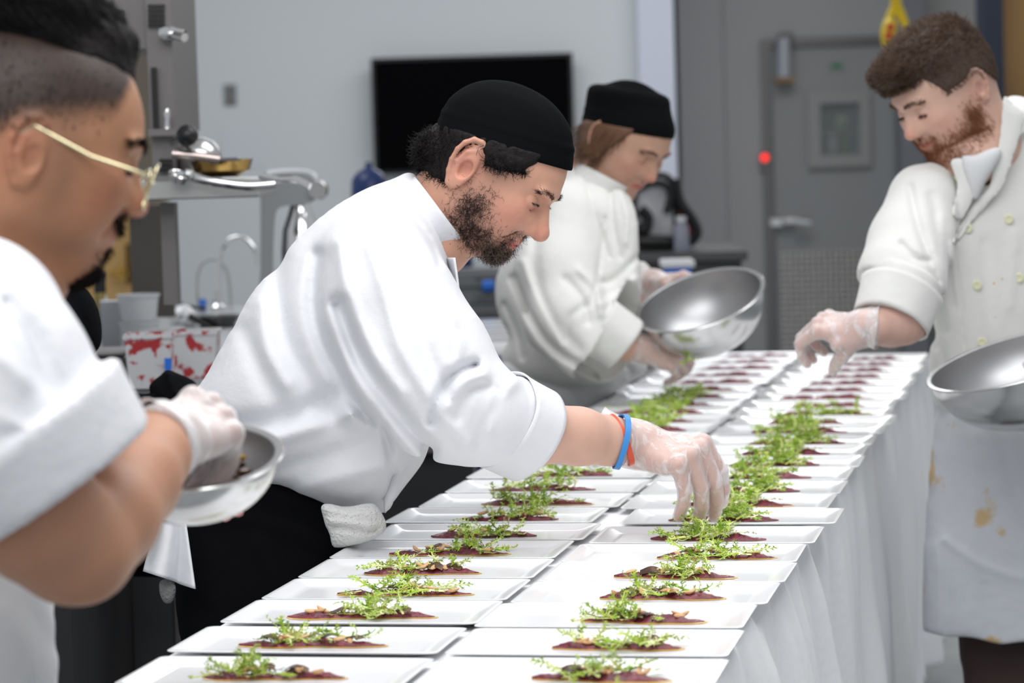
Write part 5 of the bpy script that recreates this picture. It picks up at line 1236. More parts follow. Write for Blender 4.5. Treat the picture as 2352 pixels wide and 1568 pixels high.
# ============================================================ middle chef
def middle():
    ps = empty('person', at(700, 1900, 4.2)*np.array([1, 1, 0]), 'bearded person in white jacket and black cap leaning over the table, garnishing a plate', 'person', None)
    Z0 = 4.15
    f, w_ = hdir(1, 43, 15)
    o = at(1119, 402, Z0)
    PF2 = [(-.010, .125), (.030, .122), (.062, .103), (.082, .077), (.0925, .054), (.0955, .041), (.0860, .030), (.094, .018), (.106, .006), (.1185, -.004), (.1215, -.011), (.115, -.018), (.1025, -.0205), (.0985, -.028), (.1005, -.036), (.0970, -.041), (.0940, -.0435), (.0965, -.047), (.0950, -.053), (.0870, -.0585), (.0880, -.066), (.0865, -.076), (.077, -.085), (.060, -.085)]+PROFILE[-14:]
    prof = PF2
    h = Head(f, w_, o, 1.04, prof, wide=.95, nose=1.25, eye_open=.75, look=-.22, ear_s=1.25, ear_o=(-.002, -.004), top=(.0935, .041, .081), mouth=-.006, nose_x=.0045)
    nb = h.loc(at(985, 545, Z0+.01)[None])[0]
    h.neck = [((-.018, 0, -.030), tuple(nb), .056, .064), ((.005, 0, -.05), tuple(h.loc(at(990, 552, Z0)[None])[0]), .040, .040)]
    base = (.69, .375, .265); red = (.70, .22, .165)
    beardc = (.23, .12, .10)
    colf = lambda V: skin_colour(h, V, base, red, beard=[((.030, .066, -.035), (.022, .02, .030), .62, beardc), ((.045, .05, -.055), (.03, .03, .020), .55, beardc), ((.085, .012, -.068), (.022, .03, .018), .80, (.12, .065, .045)), ((.092, .02, -.026), (.010, .02, .006), .6, (.16, .09, .06)), ((.07, .03, -.075), (.03, .025, .015), .7, beardc)], scalp=[((.015, .072, .035), (.03, .02, .03), .75, (.05, .03, .025)), ((-.06, .0, -.01), (.04, .09, .05), .9, (.03, .02, .02))])
    parts = [head_part(h, .0017, colf)]
    # forearm and hand
    wr_ = at(1448, 1016, 4.12)
    arm = [(at(1150, 962, 3.99), .040), (at(1225, 992, 4.0), .045), (at(1330, 1002, 4.04), .040), (at(1400, 1012, 4.07), .034), (wr_, .030)]
    X = cdir(.88, -.15, -.42); Zd = cdir(-.05, .89, -.42)
    curls = [(1.05, .40, .25), (1.14, .36, .22), (1.22, .34, .22), (1.30, .38, .25)]
    th = [(.020, .026, -.012), (.052, .044, -.034), (.082, .036, -.062), (.100, .022, -.086)]
    fn, chains, tp, Wf = add_hand(ps, 'glove', wr_, X, Zd, 1, 1.10, curls, parts, (.66, .40, .31), True, (.10, .03, -.04, -.10), th, 1.02, .0018, arm, cuff=(.0345, .050, .040, .06, .86, -.004))
    w3 = at(1170, 1006, 4.46)   # far hand under the clear bowl
    add_hand(ps, 'glove', w3, cdir(.92, -.10, .1), cdir(.02, -.92, .2), -1, .80, [(.2, .25, .2), (.2, .25, .2), (.25, .25, .2), (.3, .3, .2)], parts, (.66, .40, .31), True, arm=[(at(1080, 945, 4.40), .036), (at(1125, 976, 4.43), .033), (w3, .027)], cell=.0026)
    body = merge_skin(ps, parts, at(930, 790, Z0))
    eyes(h, ps, (.06, .045, .035))
    tag(body)
    # beard strands
    def keep(q, r):
        y = np.abs(q[:, 1]); pr = 0*q[:, 0]
        pr = np.maximum(pr, .95*np.exp(-((q[:, 0]-.030)/.020)**2-((q[:, 2]+.036)/.034)**2)*(y > .035))
        pr = np.maximum(pr, .70*np.exp(-((q[:, 0]-.050)/.026)**2-((q[:, 2]+.062)/.020)**2))
        pr = np.maximum(pr, 1.0*np.exp(-((q[:, 0]-.088)/.018)**2-((q[:, 2]+.070)/.017)**2-(y/.030)**4))
        pr = np.maximum(pr, .9*np.exp(-((q[:, 0]-.094)/.012)**2-((q[:, 2]+.0255)/.0045)**2-(y/.028)**4))
        pr = np.maximum(pr, .75*np.exp(-((y-.026)/.005)**2-((q[:, 2]+.040)/.014)**2)*(q[:, 0] > .06))
        pr = np.where((q[:, 2] > -.020) & (q[:, 0] > .055), pr*.1, pr)
        return r.random(len(q)) < pr
    P, N, q = sample_on(h, 34000, (-.01, -.09, -.10), (.12, .09, .01), keep, 1)
    down = -h.R[:, 2]*.8+h.R[:, 0]*.35
    V, Q = tubes_mesh(grow(P, N, down[None]*.8+np.random.default_rng(4).normal(0, .55, (len(P), 3)), .0115, 9, .62, 2, lift=.42), .00022, .00014)
    mesh_obj('beard', V, Q, m_strandblk, ps)
    m_ = (q[:, 0] > .07) & (q[:, 2] < -.05); P2, N2 = P[m_][::2], N[m_][::2]
    V, Q = tubes_mesh(grow(P2, N2, down[None]*.9+np.random.default_rng(5).normal(0, .4, (len(P2), 3)), .013, 7, .35, 3, lift=.6), .00034, .0002); mesh_obj('grey_beard_hairs', V, Q, m_strandgry, ps)
    brow(h, ps, m_strandblk, [(.0985, .010, .0375), (.0975, .022, .0425), (.0915, .036, .0435), (.082, .047, .038)], 260, .008, .0003, 3)
    lash(h, ps, m_strandblk, 60)
    # cap
    pl = cap_plane(h, (1003, 302), (1308, 392), Z0)
    cp, cf = cap_obj(h, ps, pl, m_blackcap, .0045, .004, .0022)
    # hair below the cap
    n_ = np.array(pl[0]); n_ = n_/np.linalg.norm(n_)
    def hairf(P):
        p = h.loc(P); d = h.skull(p)-.0065-.0045*noise3(p, 120, 8)-.0030*noise3(p, 260, 9)
        hg = p@n_-pl[1]
        d = smin(d, d_ell(p, (-.072, 0, -.022), (.034, .062, .034)), .012)-.001
        nn = noise3(p, 130, 3)
        front = np.maximum(np.maximum(-(hg+.021+.007*nn), p[:, 0]-.054-.006*nn), -(p[:, 0]+.012))
        back = np.maximum(-(hg+.062+.005*nn), p[:, 0]+.014)
        d = smax(d, np.minimum(front, back), .006); d = smax(d, -d_ell(np.abs(p)*np.array([0, 1, 0])+p*np.array([1, 0, 1]), (-.010, .080, -.002), (.021, .022, .034)), .003); return smax(d, hg-.012, .003)*h.k
    A = np.array([h.wor(q_) for q_ in [(x, y, z) for x in (-.13, .1) for y in (-.11, .11) for z in (-.1, .09)]])
    ho = shell_mesh('hair', hairf, A.min(0), A.max(0), .002, m_hairblk, ps, 0)
    r2 = np.random.default_rng(12)
    def keep2(q, r): return np.ones(len(q), bool)
    P, N, q = sample_on(h, 12000, (-.13, -.10, -.08), (.08, .10, .05), lambda q, r: (q@n_-pl[1] < .004), 6, hairf)
    V, Q = tubes_mesh(grow(P, N, h.R[:, 2][None]*-.7+r2.normal(0, .7, (len(P), 3)), 0.016, 10, .8, 8, lift=.25), .00050, .0002); mesh_obj('hair_curls', V, Q, m_hairblk, ho)
    # jacket
    body_poly = [(948, 396), (905, 410), (850, 430), (790, 462), (735, 502), (675, 558), (620, 622), (570, 692), (530, 762), (497, 822), (470, 870), (445, 905), (436, 950), (470, 1010), (520, 1060), (566, 1108), (640, 1116), (700, 1140), (770, 1172), (840, 1176), (890, 1172), (912, 1128), (962, 1058), (990, 1000), (1020, 940), (1050, 860), (1062, 780), (1052, 700), (1046, 650), (1040, 600), (1030, 560), (1000, 470)]
    s1 = Slab(body_poly, Z0+.02, 1.25, .215)
    sleeve = [(870, 610, Z0-.12, .082), (898, 710, Z0-.15, .092), (970, 850, Z0-.18, .100), (1025, 920, Z0-.20, .082), (1105, 955, Z0-.19, .064), (1165, 975, Z0-.17, .055)]
    folds = [([(640, 600), (640, 700), (660, 790), (720, 900), (760, 960)], 26, -.011), ([(730, 590), (718, 690), (740, 790), (800, 900), (850, 960)], 20, -.010),
             ([(780, 700), (830, 830), (900, 930), (985, 1030)], 20, -.022), ([(850, 570), (880, 660), (920, 800), (1000, 930), (1070, 1020)], 16, .007), ([(905, 600), (950, 700), (990, 820), (1040, 920)], 15, -.006),
             ([(500, 985), (640, 960), (760, 910)], 22, -.012), ([(540, 1030), (660, 1000), (800, 955)], 20, .010), ([(620, 1080), (740, 1050), (860, 1010)], 24, -.007), ([(700, 1120), (800, 1090), (900, 1060)], 18, .006),
             ([(1090, 838), (1040, 860), (1000, 930), (990, 970)], 12, -.020), ([(1120, 890), (1080, 900), (1050, 960)], 12, -.008), ([(1110, 860), (1060, 880), (1030, 930)], 14, .010), ([(1150, 900), (1120, 960), (1100, 1020)], 12, -.006),
             ([(560, 760), (600, 850), (640, 930)], 24, -.006), ([(960, 620), (1010, 690), (1050, 760)], 16, -.006), ([(880, 980), (900, 1060), (905, 1130)], 10, -.008), ([(600, 700), (610, 800), (660, 880)], 22, .006),
             ([(860, 460), (920, 480), (980, 540), (1010, 610)], 9, -.004), ([(780, 560), (800, 680), (850, 800), (920, 900)], 18, .009), ([(1030, 720), (1050, 800), (1045, 840)], 18, .010), ([(1180, 880), (1130, 930), (1120, 990)], 14, .006)]
    ca = at(1148, 962, Z0-.165); cb = at(1208, 1000, Z0-.15)
    ax = at(1207, 992, Z0-.14)-at(1140, 958, Z0-.17); ax /= np.linalg.norm(ax)
    cb = ca+ax*.056
    def cuts(P, px, py, Z, d):
        inner = d_chain(P, [at(950, 560, Z0), at(1020, 480, Z0), at(1060, 440, Z0)], [.055, .056, .056], .01); return smax(d, -inner, .004)
    sleeve2 = [(900, 640, Z0+.13, .066), (960, 820, Z0+.17, .060), (1045, 925, Z0+.22, .050), (1110, 968, Z0+.27, .044)]
    jk, jf = garment('chef_jacket', m_jacket, ps, [s1], [sleeve, sleeve2], folds, .0036, [(ca, cb, .0675, .0655, .020)], [cuts], k=.05, noise=.0018, nscale=17)
    rolled_cuff(jk, m_jacket, ca+ax*.002, cb, .0705, .0690, .058)
    collar_mesh('collar', m_jacket, jk, at(985, 508, Z0-.0), cdir(.80, .60, .0), cdir(.55, -.80, -.15), .060, .066, .046, .0022, (-14, 14), .03)
    # front placket hanging below the collar
    mb = MB(); P1 = [(1040, 592), (1047, 640), (1052, 690), (1050, 735)]; C = catmull(P1, 6, False); V = []
    for i, q_ in enumerate(C):
        V += [at(q_[0]-14, q_[1], Z0-.05), at(q_[0], q_[1], Z0-.09), at(q_[0]+1, q_[1], Z0-.12)]
    Fc = [(i*3+j, (i+1)*3+j, (i+1)*3+j+1, i*3+j+1) for i in range(len(C)-1) for j in range(2)]
    o_ = mesh_obj('placket', V, Fc, m_jacket, jk); sm = o_.modifiers.new('t', 'SOLIDIFY'); sm.thickness = .003
    # open front flap at the hem
    mb = MB(); top = catmull([(880, 1000), (930, 990), (985, 985), (1010, 970)], 6, False); bot = catmull([(886, 1178), (915, 1130), (968, 1058), (985, 1000)], 6, False); V = []; nn = 12
    for a_, b_ in zip(top, bot):
        for j in range(nn):
            v = j/(nn-1); q_ = a_*(1-v)+b_*v; V.append(at(q_[0], q_[1], Z0-.04+.02*math.sin(v*3+a_[0]*.03)))
    L_ = len(top); Fc = [(i*nn+j, (i+1)*nn+j, (i+1)*nn+j+1, i*nn+j+1) for i in range(L_-1) for j in range(nn-1)]
    o_ = mesh_obj('jacket_flap', V, Fc, m_jacket, jk); sm = o_.modifiers.new('t', 'SOLIDIFY'); sm.thickness = .003
    # trousers
    poly = [(425, 1085), (520, 1060), (700, 1090), (800, 1120), (835, 1180), (815, 1260), (790, 1420), (770, 1800), (760, 2300), (440, 2300), (440, 1800), (420, 1500), (402, 1340), (415, 1200)]
    s2 = Slab(poly, Z0+.06, 1.2, .16, cell=7.)
    garment('trousers', m_black, ps, [s2], [], [([(500, 1180), (640, 1200), (760, 1260)], 20, .006), ([(560, 1150), (700, 1180), (800, 1240)], 14, -.006), ([(600, 1250), (640, 1350), (650, 1500)], 22, .006)], .007, noise=.003, k=.03)
    # rubber bands on the wrist
    for (nm, m__, p0, tilt, rr) in (('red_wristband', m_red2, at(1424, 1010, 4.075), (.90, .42), .0375), ('blue_wristband', m_blueband, at(1424, 1014, 4.07), (.98, -.16), .038)):
        axb = cdir(tilt[0], tilt[1], .2); Rb = frame_z(axb, cdir(0, 1, 0)); mb = MB(); V = []; n = 60
        for i in range(n):
            a = 2*math.pi*i/n
            for (dr, dz) in ((0, -.0042), (0, .0042), (.0022, .0042), (.0022, -.0042)): V.append(Rb@np.array([math.cos(a)*(rr+dr+.001*math.sin(3*a)), math.sin(a)*(rr+dr)*.93, dz+.0015*math.sin(2*a)])+p0)
        mb.add(V, [(i*4+j, i*4+(j+1) % 4, ((i+1) % n)*4+(j+1) % 4, ((i+1) % n)*4+j) for i in range(n) for j in range(4)]); mb.build(nm, m__, ps, True)
    # white terry towel at the waist and cotton cloth hanging behind
    tw = Slab([(742, 1158), (800, 1164), (850, 1156), (876, 1178), (886, 1212), (860, 1236), (815, 1250), (768, 1256), (760, 1230), (744, 1192)], Z0-.10, .9, .04, cell=3.)
    t_, _ = garment('waist_towel', m_towel, None, [tw], [], [([(765, 1212), (800, 1214), (850, 1222), (870, 1212)], 5, -.006), ([(760, 1196), (800, 1200), (850, 1206)], 6, .005), ([(750, 1170), (800, 1180), (860, 1178)], 7, .004)], .0028, noise=.002, nscale=70, k=.01)
    tag(t_, 'folded white terry towel tucked into the bearded person\'s black trousers', 'towel')
    V = []; n1, n2 = 22, 26
    for j in range(n2):
        v = j/(n2-1)
        for i in range(n1):
            u = i/(n1-1); xl = 372+(332-372)*v; xr = 418+(450-418)*v; yb = 1130+(u*40+1312-1130)*v
            V.append(at(xl+(xr-xl)*u, yb, Z0-.10+.014*math.sin(u*9+v*2)*(.3+v)))
    Fc = [(j*n1+i, j*n1+i+1, (j+1)*n1+i+1, (j+1)*n1+i) for j in range(n2-1) for i in range(n1-1)]
    o_ = mesh_obj('apron_tail', V, Fc, m_jacket); sm = o_.modifiers.new('t', 'SOLIDIFY'); sm.thickness = .003
    tag(o_, 'white cotton cloth hanging behind the bearded person, beside the left elbow', 'cloth')
    tw = Slab([(335, 1160), (362, 1165), (358, 1200), (345, 1250), (330, 1275), (312, 1262), (318, 1220)], Z0-.12, .9, .03, cell=3.)
    t_, _ = garment('hanging_towel', m_towel, None, [tw], [], [], .0035, noise=.002, nscale=70, k=.01); tag(t_, 'small rough white towel hanging beside the white cotton cloth', 'towel')
    tw = Slab([(366, 1340), (385, 1330), (402, 1345), (398, 1378), (384, 1386), (372, 1376)], Z0-.08, .9, .03, cell=3.)
    t_, _ = garment('grey_mop_end', mat('grey_terry', (.25, .25, .245), 1., bump=(200, 1., .006)), None, [tw], [], [], .0035, noise=.002, nscale=70, k=.01); tag(t_, 'end of a grey terry rag below the white cotton cloth', 'rag')
    # left hand holding a clear bowl behind the forearm
    c = at(1205, 965, 4.42); Rb = frame_z(cdir(-.20, .93, -.32)); mb = MB(); R_ = .055
    mb.lathe([(R_*.6, -.05), (R_*.9, -.02), (R_, 0), (R_*1.06, .001), (R_*1.06, .004), (R_*.97, .003), (R_*.86, -.02), (R_*.56, -.046), (0, -.046)], c, Rb, 40)
    tag(mb.build('clear_bowl', m_plast, None, True), 'clear plastic bowl just behind the bearded person\'s forearm', 'bowl')
    parts2 = []
    return h
HM = middle()
m_browlt = mat('brow_light', (.16, .085, .05), .6)
# ============================================================ bowls
def mixing_bowl(px, py, Z, ang, ratio, R_, depth, name, label, inner=None, rim=.006):
    a = math.radians(ang); maj = cdir(math.cos(a), math.sin(a), 0); mdir = cdir(-math.sin(a), math.cos(a), 0)
    ray = at(px, py, Z)-CAM; ray /= np.linalg.norm(ray)
    s_ = ratio; n_ = math.sqrt(1-s_*s_)*mdir-s_*ray; n_ /= np.linalg.norm(n_)
    c = at(px, py, Z); Rb = frame_z(n_, maj); t = empty(name, c, label, 'bowl')
    prof = []
    for k in range(15):
        v = k/14*math.pi/2; prof.append((R_*math.sin(v)**.92, -depth*math.cos(v)))
    prof[0] = (0, -depth); prof.insert(1, (R_*.30, -depth*.985))
    prof.sort(key=lambda q: (q[0]))
    out = [(r, z) for r, z in prof]+[(R_+rim, .0005), (R_+rim*1.25, .002), (R_+rim, .0035), (R_-.001, .003)]
    MB().lathe(out, c, Rb, 72).build('bowl_shell', m_steel, t, True)
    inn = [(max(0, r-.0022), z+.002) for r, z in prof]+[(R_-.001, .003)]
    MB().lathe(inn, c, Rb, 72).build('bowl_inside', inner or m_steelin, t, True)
    return t, c, Rb
# ============================================================ second chef (cap, steel bowl)
def second():
    ps = empty('person', at(1300, 1400, 6.2)*np.array([1, 1, 0]), 'person in grey-white jacket and black cap holding a tilted steel bowl and dropping greens', 'person')
    Z0 = 6.15; f, w_ = hdir(1, 42, 36)
    h = Head(f, w_, at(1425, 326, Z0), 1.04, None, wide=1.04, nose=.98, eye_open=.25, look=-.55, ear_s=.95, top=(.094, .043, .083))
    h.neck = [((-.018, 0, -.030), tuple(h.loc(at(1372, 440, Z0+.02)[None])[0]), .058, .068), ((.0, 0, -.04), tuple(h.loc(at(1385, 440, Z0)[None])[0]), .05, .055)]
    base = (.54, .315, .225); red = (.56, .20, .155)
    parts = [head_part(h, .0024, lambda V: skin_colour(h, V, base, red))]
    # right hand (near) dropping greens
    w1 = at(1466, 794, 6.02); arm1 = [(at(1375, 750, 6.0), .034), (at(1432, 786, 6.01), .037), (w1, .029)]
    X = cdir(.96, -.24, .05); Zd = cdir(.1, .50, -.80)
    add_hand(ps, 'glove', w1, X, Zd, 1, .95, [(.75, .65, .3), (.85, .7, .3), (.95, .8, .3), (1.0, .8, .3)], parts, (.60, .36, .27), True, (.03, .0, -.03, -.06), [(.020, .026, -.012), (.050, .040, -.034), (.080, .034, -.050), (.105, .022, -.055)], 1., .0026, arm1, cuff=(.031, .040, .012, .05, .85))
    # left hand holding the bowl rim
    w2 = at(1492, 650, 6.42); arm2 = [(at(1440, 690, 6.5), .034), (at(1468, 665, 6.45), .033), (w2, .028)]
    X = cdir(.90, .05, -.30); Zd = cdir(.05, .92, .35)
    add_hand(ps, 'glove', w2, X, Zd, -1, .95, [(.35, .45, .3), (.4, .5, .3), (.45, .55, .3), (.5, .6, .3)], parts, (.60, .36, .27), True, (.10, .03, -.05, -.1), [(.020, .026, -.006), (.046, .044, -.018), (.068, .046, -.044), (.074, .040, -.074)], 1., .0026, arm2, cuff=(.031, .039, .014, .05, .85))
    merge_skin(ps, parts, at(1290, 650, Z0)); eyes(h, ps)
    brow(h, ps, m_browlt, [(.0985, .010, .0375), (.0975, .022, .0425), (.0915, .036, .0435), (.082, .047, .038)], 220, .008, .0005, 3)
    pl = cap_plane(h, (1368, 288), (1545, 318), Z0); n_ = np.array(pl[0])/np.linalg.norm(pl[0])
    cap_obj(h, ps, pl, m_blackcap, .003, .0, .003, box=(.002, .088, .077, .083))
    def hairf(P):
        p = h.loc(P); hg = p@n_-pl[1]; d = h.skull(p)-.007-.0015*noise3(p*np.array([2.2, 1, .35]), 190, 8); nn = noise3(p, 140, 3)
        side = np.maximum(np.maximum(-(hg+.062+.006*nn), p[:, 0]-.036+.35*np.minimum(hg, 0)*-1-.012), -(p[:, 0]+.2)); side = np.maximum(side, .0-(hg+.085)-p[:, 0]*1.0)
        return smax(smax(d, side, .004), hg-.010, .003)*h.k
    A = np.array([h.wor(q_) for q_ in [(x, y, z) for x in (-.13, .1) for y in (-.11, .11) for z in (-.1, .09)]])
    ho = shell_mesh('hair', hairf, A.min(0), A.max(0), .0028, m_hairlt, ps, 0)
    P, N, q = sample_on(h, 3500, (-.13, -.10, -.08), (.08, .10, .05), lambda q, r: (q@n_-pl[1] < .004), 6, hairf)
    V, Q = tubes_mesh(grow(P, N, h.R[:, 2][None]*-1+np.random.default_rng(3).normal(0, .2, (len(P), 3)), .03, 6, .12, 8, lift=.12), .0006, .0003); mesh_obj('hair_strands', V, Q, m_hairlt, ho)
    # jacket
    body = [(1322, 335), (1300, 372), (1262, 430), (1225, 490), (1180, 560), (1152, 610), (1138, 660), (1146, 720), (1170, 775), (1150, 820), (1175, 860), (1260, 880), (1380, 880), (1430, 850), (1462, 800), (1472, 740), (1470, 660), (1468, 600), (1464, 540), (1462, 500), (1448, 455), (1425, 425), (1392, 400), (1350, 370)]
    s1 = Slab(body, Z0+.05, 1.0, .155, tx=-.0007)
    s2 = Slab([(1466, 600), (1492, 612), (1494, 640), (1482, 690), (1466, 700), (1440, 650)], 6.5, .9, .05)
    sleeve = [(1308, 500, Z0-.06, .080), (1280, 620, Z0-.10, .088), (1300, 730, Z0-.14, .086), (1345, 790, Z0-.15, .070), (1392, 765, Z0-.15, .054)]
    folds = [([(1250, 470), (1230, 560), (1235, 660), (1270, 740), (1330, 800)], 14, -.008), ([(1300, 640), (1340, 690), (1350, 740)], 9, -.012), ([(1330, 620), (1370, 660), (1380, 720)], 9, .010), ([(1345, 700), (1310, 730), (1300, 780)], 8, -.008),
             ([(1180, 640), (1215, 720), (1270, 800), (1370, 860)], 9, -.016), ([(1200, 600), (1240, 700), (1290, 790)], 9, .007), ([(1390, 500), (1378, 600), (1360, 700)], 5, -.005), ([(1465, 590), (1410, 640), (1375, 650)], 7, -.006), ([(1460, 640), (1420, 680), (1380, 700)], 8, .006), ([(1470, 700), (1430, 730), (1410, 740)], 7, -.005),
             ([(1340, 380), (1360, 470), (1390, 560), (1400, 590)], 5, -.006), ([(1400, 430), (1410, 520), (1425, 590)], 6, -.006), ([(1425, 440), (1440, 500), (1436, 560)], 6, .005), ([(1160, 700), (1190, 770), (1200, 820)], 8, -.010)]
    ca = at(1366, 742, Z0-.15); cb = at(1432, 788, Z0-.135)
    def cuts(P, px, py, Z, d): return smax(d, -d_chain(P, [at(1372, 455, Z0), at(1410, 380, Z0-.04)], [.052, .060], .01), .004)
    jk, jf = garment('chef_jacket', m_jacket2, ps, [s1, s2], [sleeve], folds, .0048, [(ca, cb, .060, .057, .03)], [cuts], k=.045, noise=.0022, nscale=17)
    rolled_cuff(jk, m_jacket2, ca, cb, .0640, .0600, float(np.linalg.norm(cb-ca))+.003)
    collar_mesh('collar', m_jacket2, jk, at(1383, 425, Z0), cdir(.45, .88, -.05), cdir(.85, -.48, -.35), .064, .066, .040, .002, (-22, 22), .05)
    mb = MB(); puff_ = None
    # black undershirt at the neck, apron below
    s3 = Slab([(1180, 820), (1130, 850), (1105, 850), (1140, 880), (1180, 910), (1240, 945), (1330, 960), (1380, 925), (1440, 880), (1482, 855), (1478, 820), (1430, 800), (1330, 800), (1240, 800)], Z0+.14, 1.0, .13)
    ap, _ = garment('apron', m_apron, ps, [s3, Slab([(1150, 850), (1240, 850), (1410, 850), (1370, 950), (1350, 1100), (1340, 1500), (1140, 1500), (1140, 1100)], Z0+.22, 1.0, .12, cell=7.)], [], [([(1200, 840), (1290, 880), (1330, 930)], 8, -.008), ([(1300, 850), (1390, 880), (1440, 870)], 8, .006), ([(1130, 860), (1180, 880), (1240, 920)], 6, -.008), ([(1420, 830), (1450, 850), (1420, 880)], 6, -.008)], .006, noise=.003, nscale=20, k=.03)
    s4 = Slab([(1395, 425), (1420, 440), (1425, 470), (1408, 478), (1392, 450)], Z0-.02, .8, .03, cell=2.5); garment('undershirt', m_black, ps, [s4], [], [], .004, noise=0, k=.01)
    s5 = Slab([(1150, 1400), (1340, 1400), (1340, 1900), (1160, 1900)], Z0+.24, .9, .10, cell=9.); garment('trousers', m_black, ps, [s5], [], [], .012, noise=.003)
second()
mixing_bowl(1608, 690, 6.02, 17.5, .40, .136, .118, 'mixing_bowl', 'large steel mixing bowl tilted in the hands of the second capped person')
t = empty('frisee_sprig', at(1600, 825, 5.98), 'sprig of curly green frisee pinched in gloved fingers in front of the tilted bowl', 'greens')
mb = MB(); p_ = at(1572, 805, 5.98)
def frond_free(mb, p, d, L, pale, wd):
    n0 = len(mb.v); q0 = np.array(p); frond(mb, (0, 0, .2), d, L, .0, pale, wd)
    for i in range(n0, len(mb.v)): mb.v[i] = tuple(np.array(mb.v[i])-np.array([0, 0, .2])+q0)
for k in range(9): frond_free(mb, p_+rng.normal(0, .003, 3), (rng.uniform(.3, 1.2), rng.normal(0, .4), rng.uniform(-1.1, .5)), rng.uniform(.03, .055), k % 3 == 0, .003)
mb.build('leaves', leafmats, t)
# ============================================================ right chef
def right():
    ps = empty('person', at(2270, 1850, 5.4)*np.array([1, 1, 0]), 'red-bearded bareheaded person in stained white jacket and apron, reaching left over the table', 'person')
    Z0 = 5.30; f, w_ = hdir(-1, 37, 25)
    PF3 = PROFILE
    h = Head(f, w_, at(2182, 221, Z0), 1.05, PF3, wide=1.0, nose=1.0, eye_open=.12, look=-.75, ear_s=1.0, ear_o=(-.004, .0))
    h.neck = [((-.020, 0, -.025), tuple(h.loc(at(2262, 340, Z0+.02)[None])[0]), .058, .066), ((.0, 0, -.045), tuple(h.loc(at(2225, 360, Z0-.02)[None])[0]), .048, .055)]
    base = (.66, .42, .33); red = (.66, .27, .21); bc = (.36, .15, .075)
    beard = [((.085, .0, -.066), (.026, .034, .020), .92, bc), ((.094, .0, -.0245), (.012, .026, .0055), .72, bc), ((.050, .05, -.055), (.030, .03, .020), .80, bc), ((.022, .068, -.030), (.016, .02, .028), .70, bc), ((.086, .028, -.045), (.010, .007, .016), .6, bc)]
    scalp = [((.0, .07, .045), (.045, .03, .028), .93, (.075, .045, .032)), ((-.06, .0, .02), (.045, .09, .055), .95, (.06, .037, .028))]
    parts = [head_part(h, .0022, lambda V: skin_colour(h, V, base, red, beard, scalp))]
    w1 = at(1995, 752, 5.06); arm = [(at(2075, 735, 5.1), .046), (at(2045, 740, 5.09), .043), (w1, .030)]
    X = cdir(-.92, .10, .28); Zd = cdir(.02, .80, -.58)
    add_hand(ps, 'glove', w1, X, Zd, 1, .96, [(.75, .95, .4), (.85, 1.0, .4), (.95, 1.05, .4), (1.05, 1.1, .4)], parts, (.66, .42, .35), True, (.06, .02, -.03, -.08), [(.020, .026, -.014), (.042, .036, -.044), (.058, .026, -.072), (.066, .016, -.098)], 1., .0024, arm, cuff=(.034, .040, .020, .04, .95))
    w4 = at(2566, 792, 5.10)
    add_hand(ps, 'glove', w4, cdir(-.75, -.45, -.2), cdir(.5, -.7, -.2), -1, .98, [(.4, .4, .3), (.4, .4, .3), (.45, .45, .3), (.5, .5, .3)], parts, (.66, .42, .35), True, arm=[(at(2606, 700, 5.25), .044), (at(2590, 742, 5.18), .040), (w4, .030)], cell=.003)
    merge_skin(ps, parts, [at(2112, 575, 5.21), at(2420, 560, 5.38)]); eyes(h, ps, (.08, .10, .11))
    def keep(q, r):
        y = np.abs(q[:, 1]); pr = 0*q[:, 0]
        pr = np.maximum(pr, .95*np.exp(-((q[:, 0]-.085)/.024)**2-((q[:, 2]+.068)/.018)**2))
        pr = np.maximum(pr, .9*np.exp(-((q[:, 0]-.095)/.013)**2-((q[:, 2]+.025)/.005)**2-(y/.03)**4))
        pr = np.maximum(pr, .8*np.exp(-((q[:, 0]-.048)/.026)**2-((q[:, 2]+.055)/.018)**2))
        pr = np.maximum(pr, .8*np.exp(-((q[:, 0]-.022)/.014)**2-((q[:, 2]+.028)/.026)**2)*(y > .04))
        pr = np.maximum(pr, .6*np.exp(-((y-.027)/.006)**2-((q[:, 2]+.042)/.015)**2)*(q[:, 0] > .06))
        return r.random(len(q)) < pr*1.3*(q[:, 2] > -.086)
    P, N, q = sample_on(h, 42000, (-.01, -.09, -.10), (.12, .09, .01), keep, 21)
    V, Q = tubes_mesh(grow(P, N, (-h.R[:, 2])[None]+np.random.default_rng(4).normal(0, .3, (len(P), 3)), .009, 5, .15, 2, lift=.4), .00036, .0002); mesh_obj('beard', V, Q, m_beardred, ps)
    brow(h, ps, m_browlt, [(.0985, .010, .0375), (.0975, .022, .0425), (.0915, .036, .0435), (.082, .047, .038)], 260, .008, .0005, 3)
    lash(h, ps, m_hairbr, 90, .006, .0005)
    def hairf(P):
        p = h.loc(P); sk = h.skull(p)
        topm = np.clip((p[:, 2]-.062)/.035, 0, 1); fr = np.clip((p[:, 0]-.01)/.07, 0, 1)
        th = .003+.010*topm+.010*topm*fr; d = sk-th-.0018*noise3(p*np.array([.8, 1.6, 1]), 150, 8)*(.3+topm)
        d = smin(d, d_ell(p, (.078, .0, .100), (.024, .048, .020)), .016)
        # hairline: temple, above the ear, nape
        hl = np.maximum(np.maximum(p[:, 0]-.058-.32*(p[:, 2]-.07), -(p[:, 2]-.030-.10*np.abs(p[:, 0]-.02)+np.clip(-p[:, 0]-.025, 0, 1)*1.25)), 0*p[:, 0]-1)
        hl = np.minimum(hl, .076-p[:, 2]+0*p[:, 0])
        return smax(d, hl, .006)*h.k
    A = np.array([h.wor(q_) for q_ in [(x, y, z) for x in (-.14, .14) for y in (-.11, .11) for z in (-.1, .17)]])
    ho = shell_mesh('hair', hairf, A.min(0), A.max(0), .0026, m_hairbr, ps, 0)
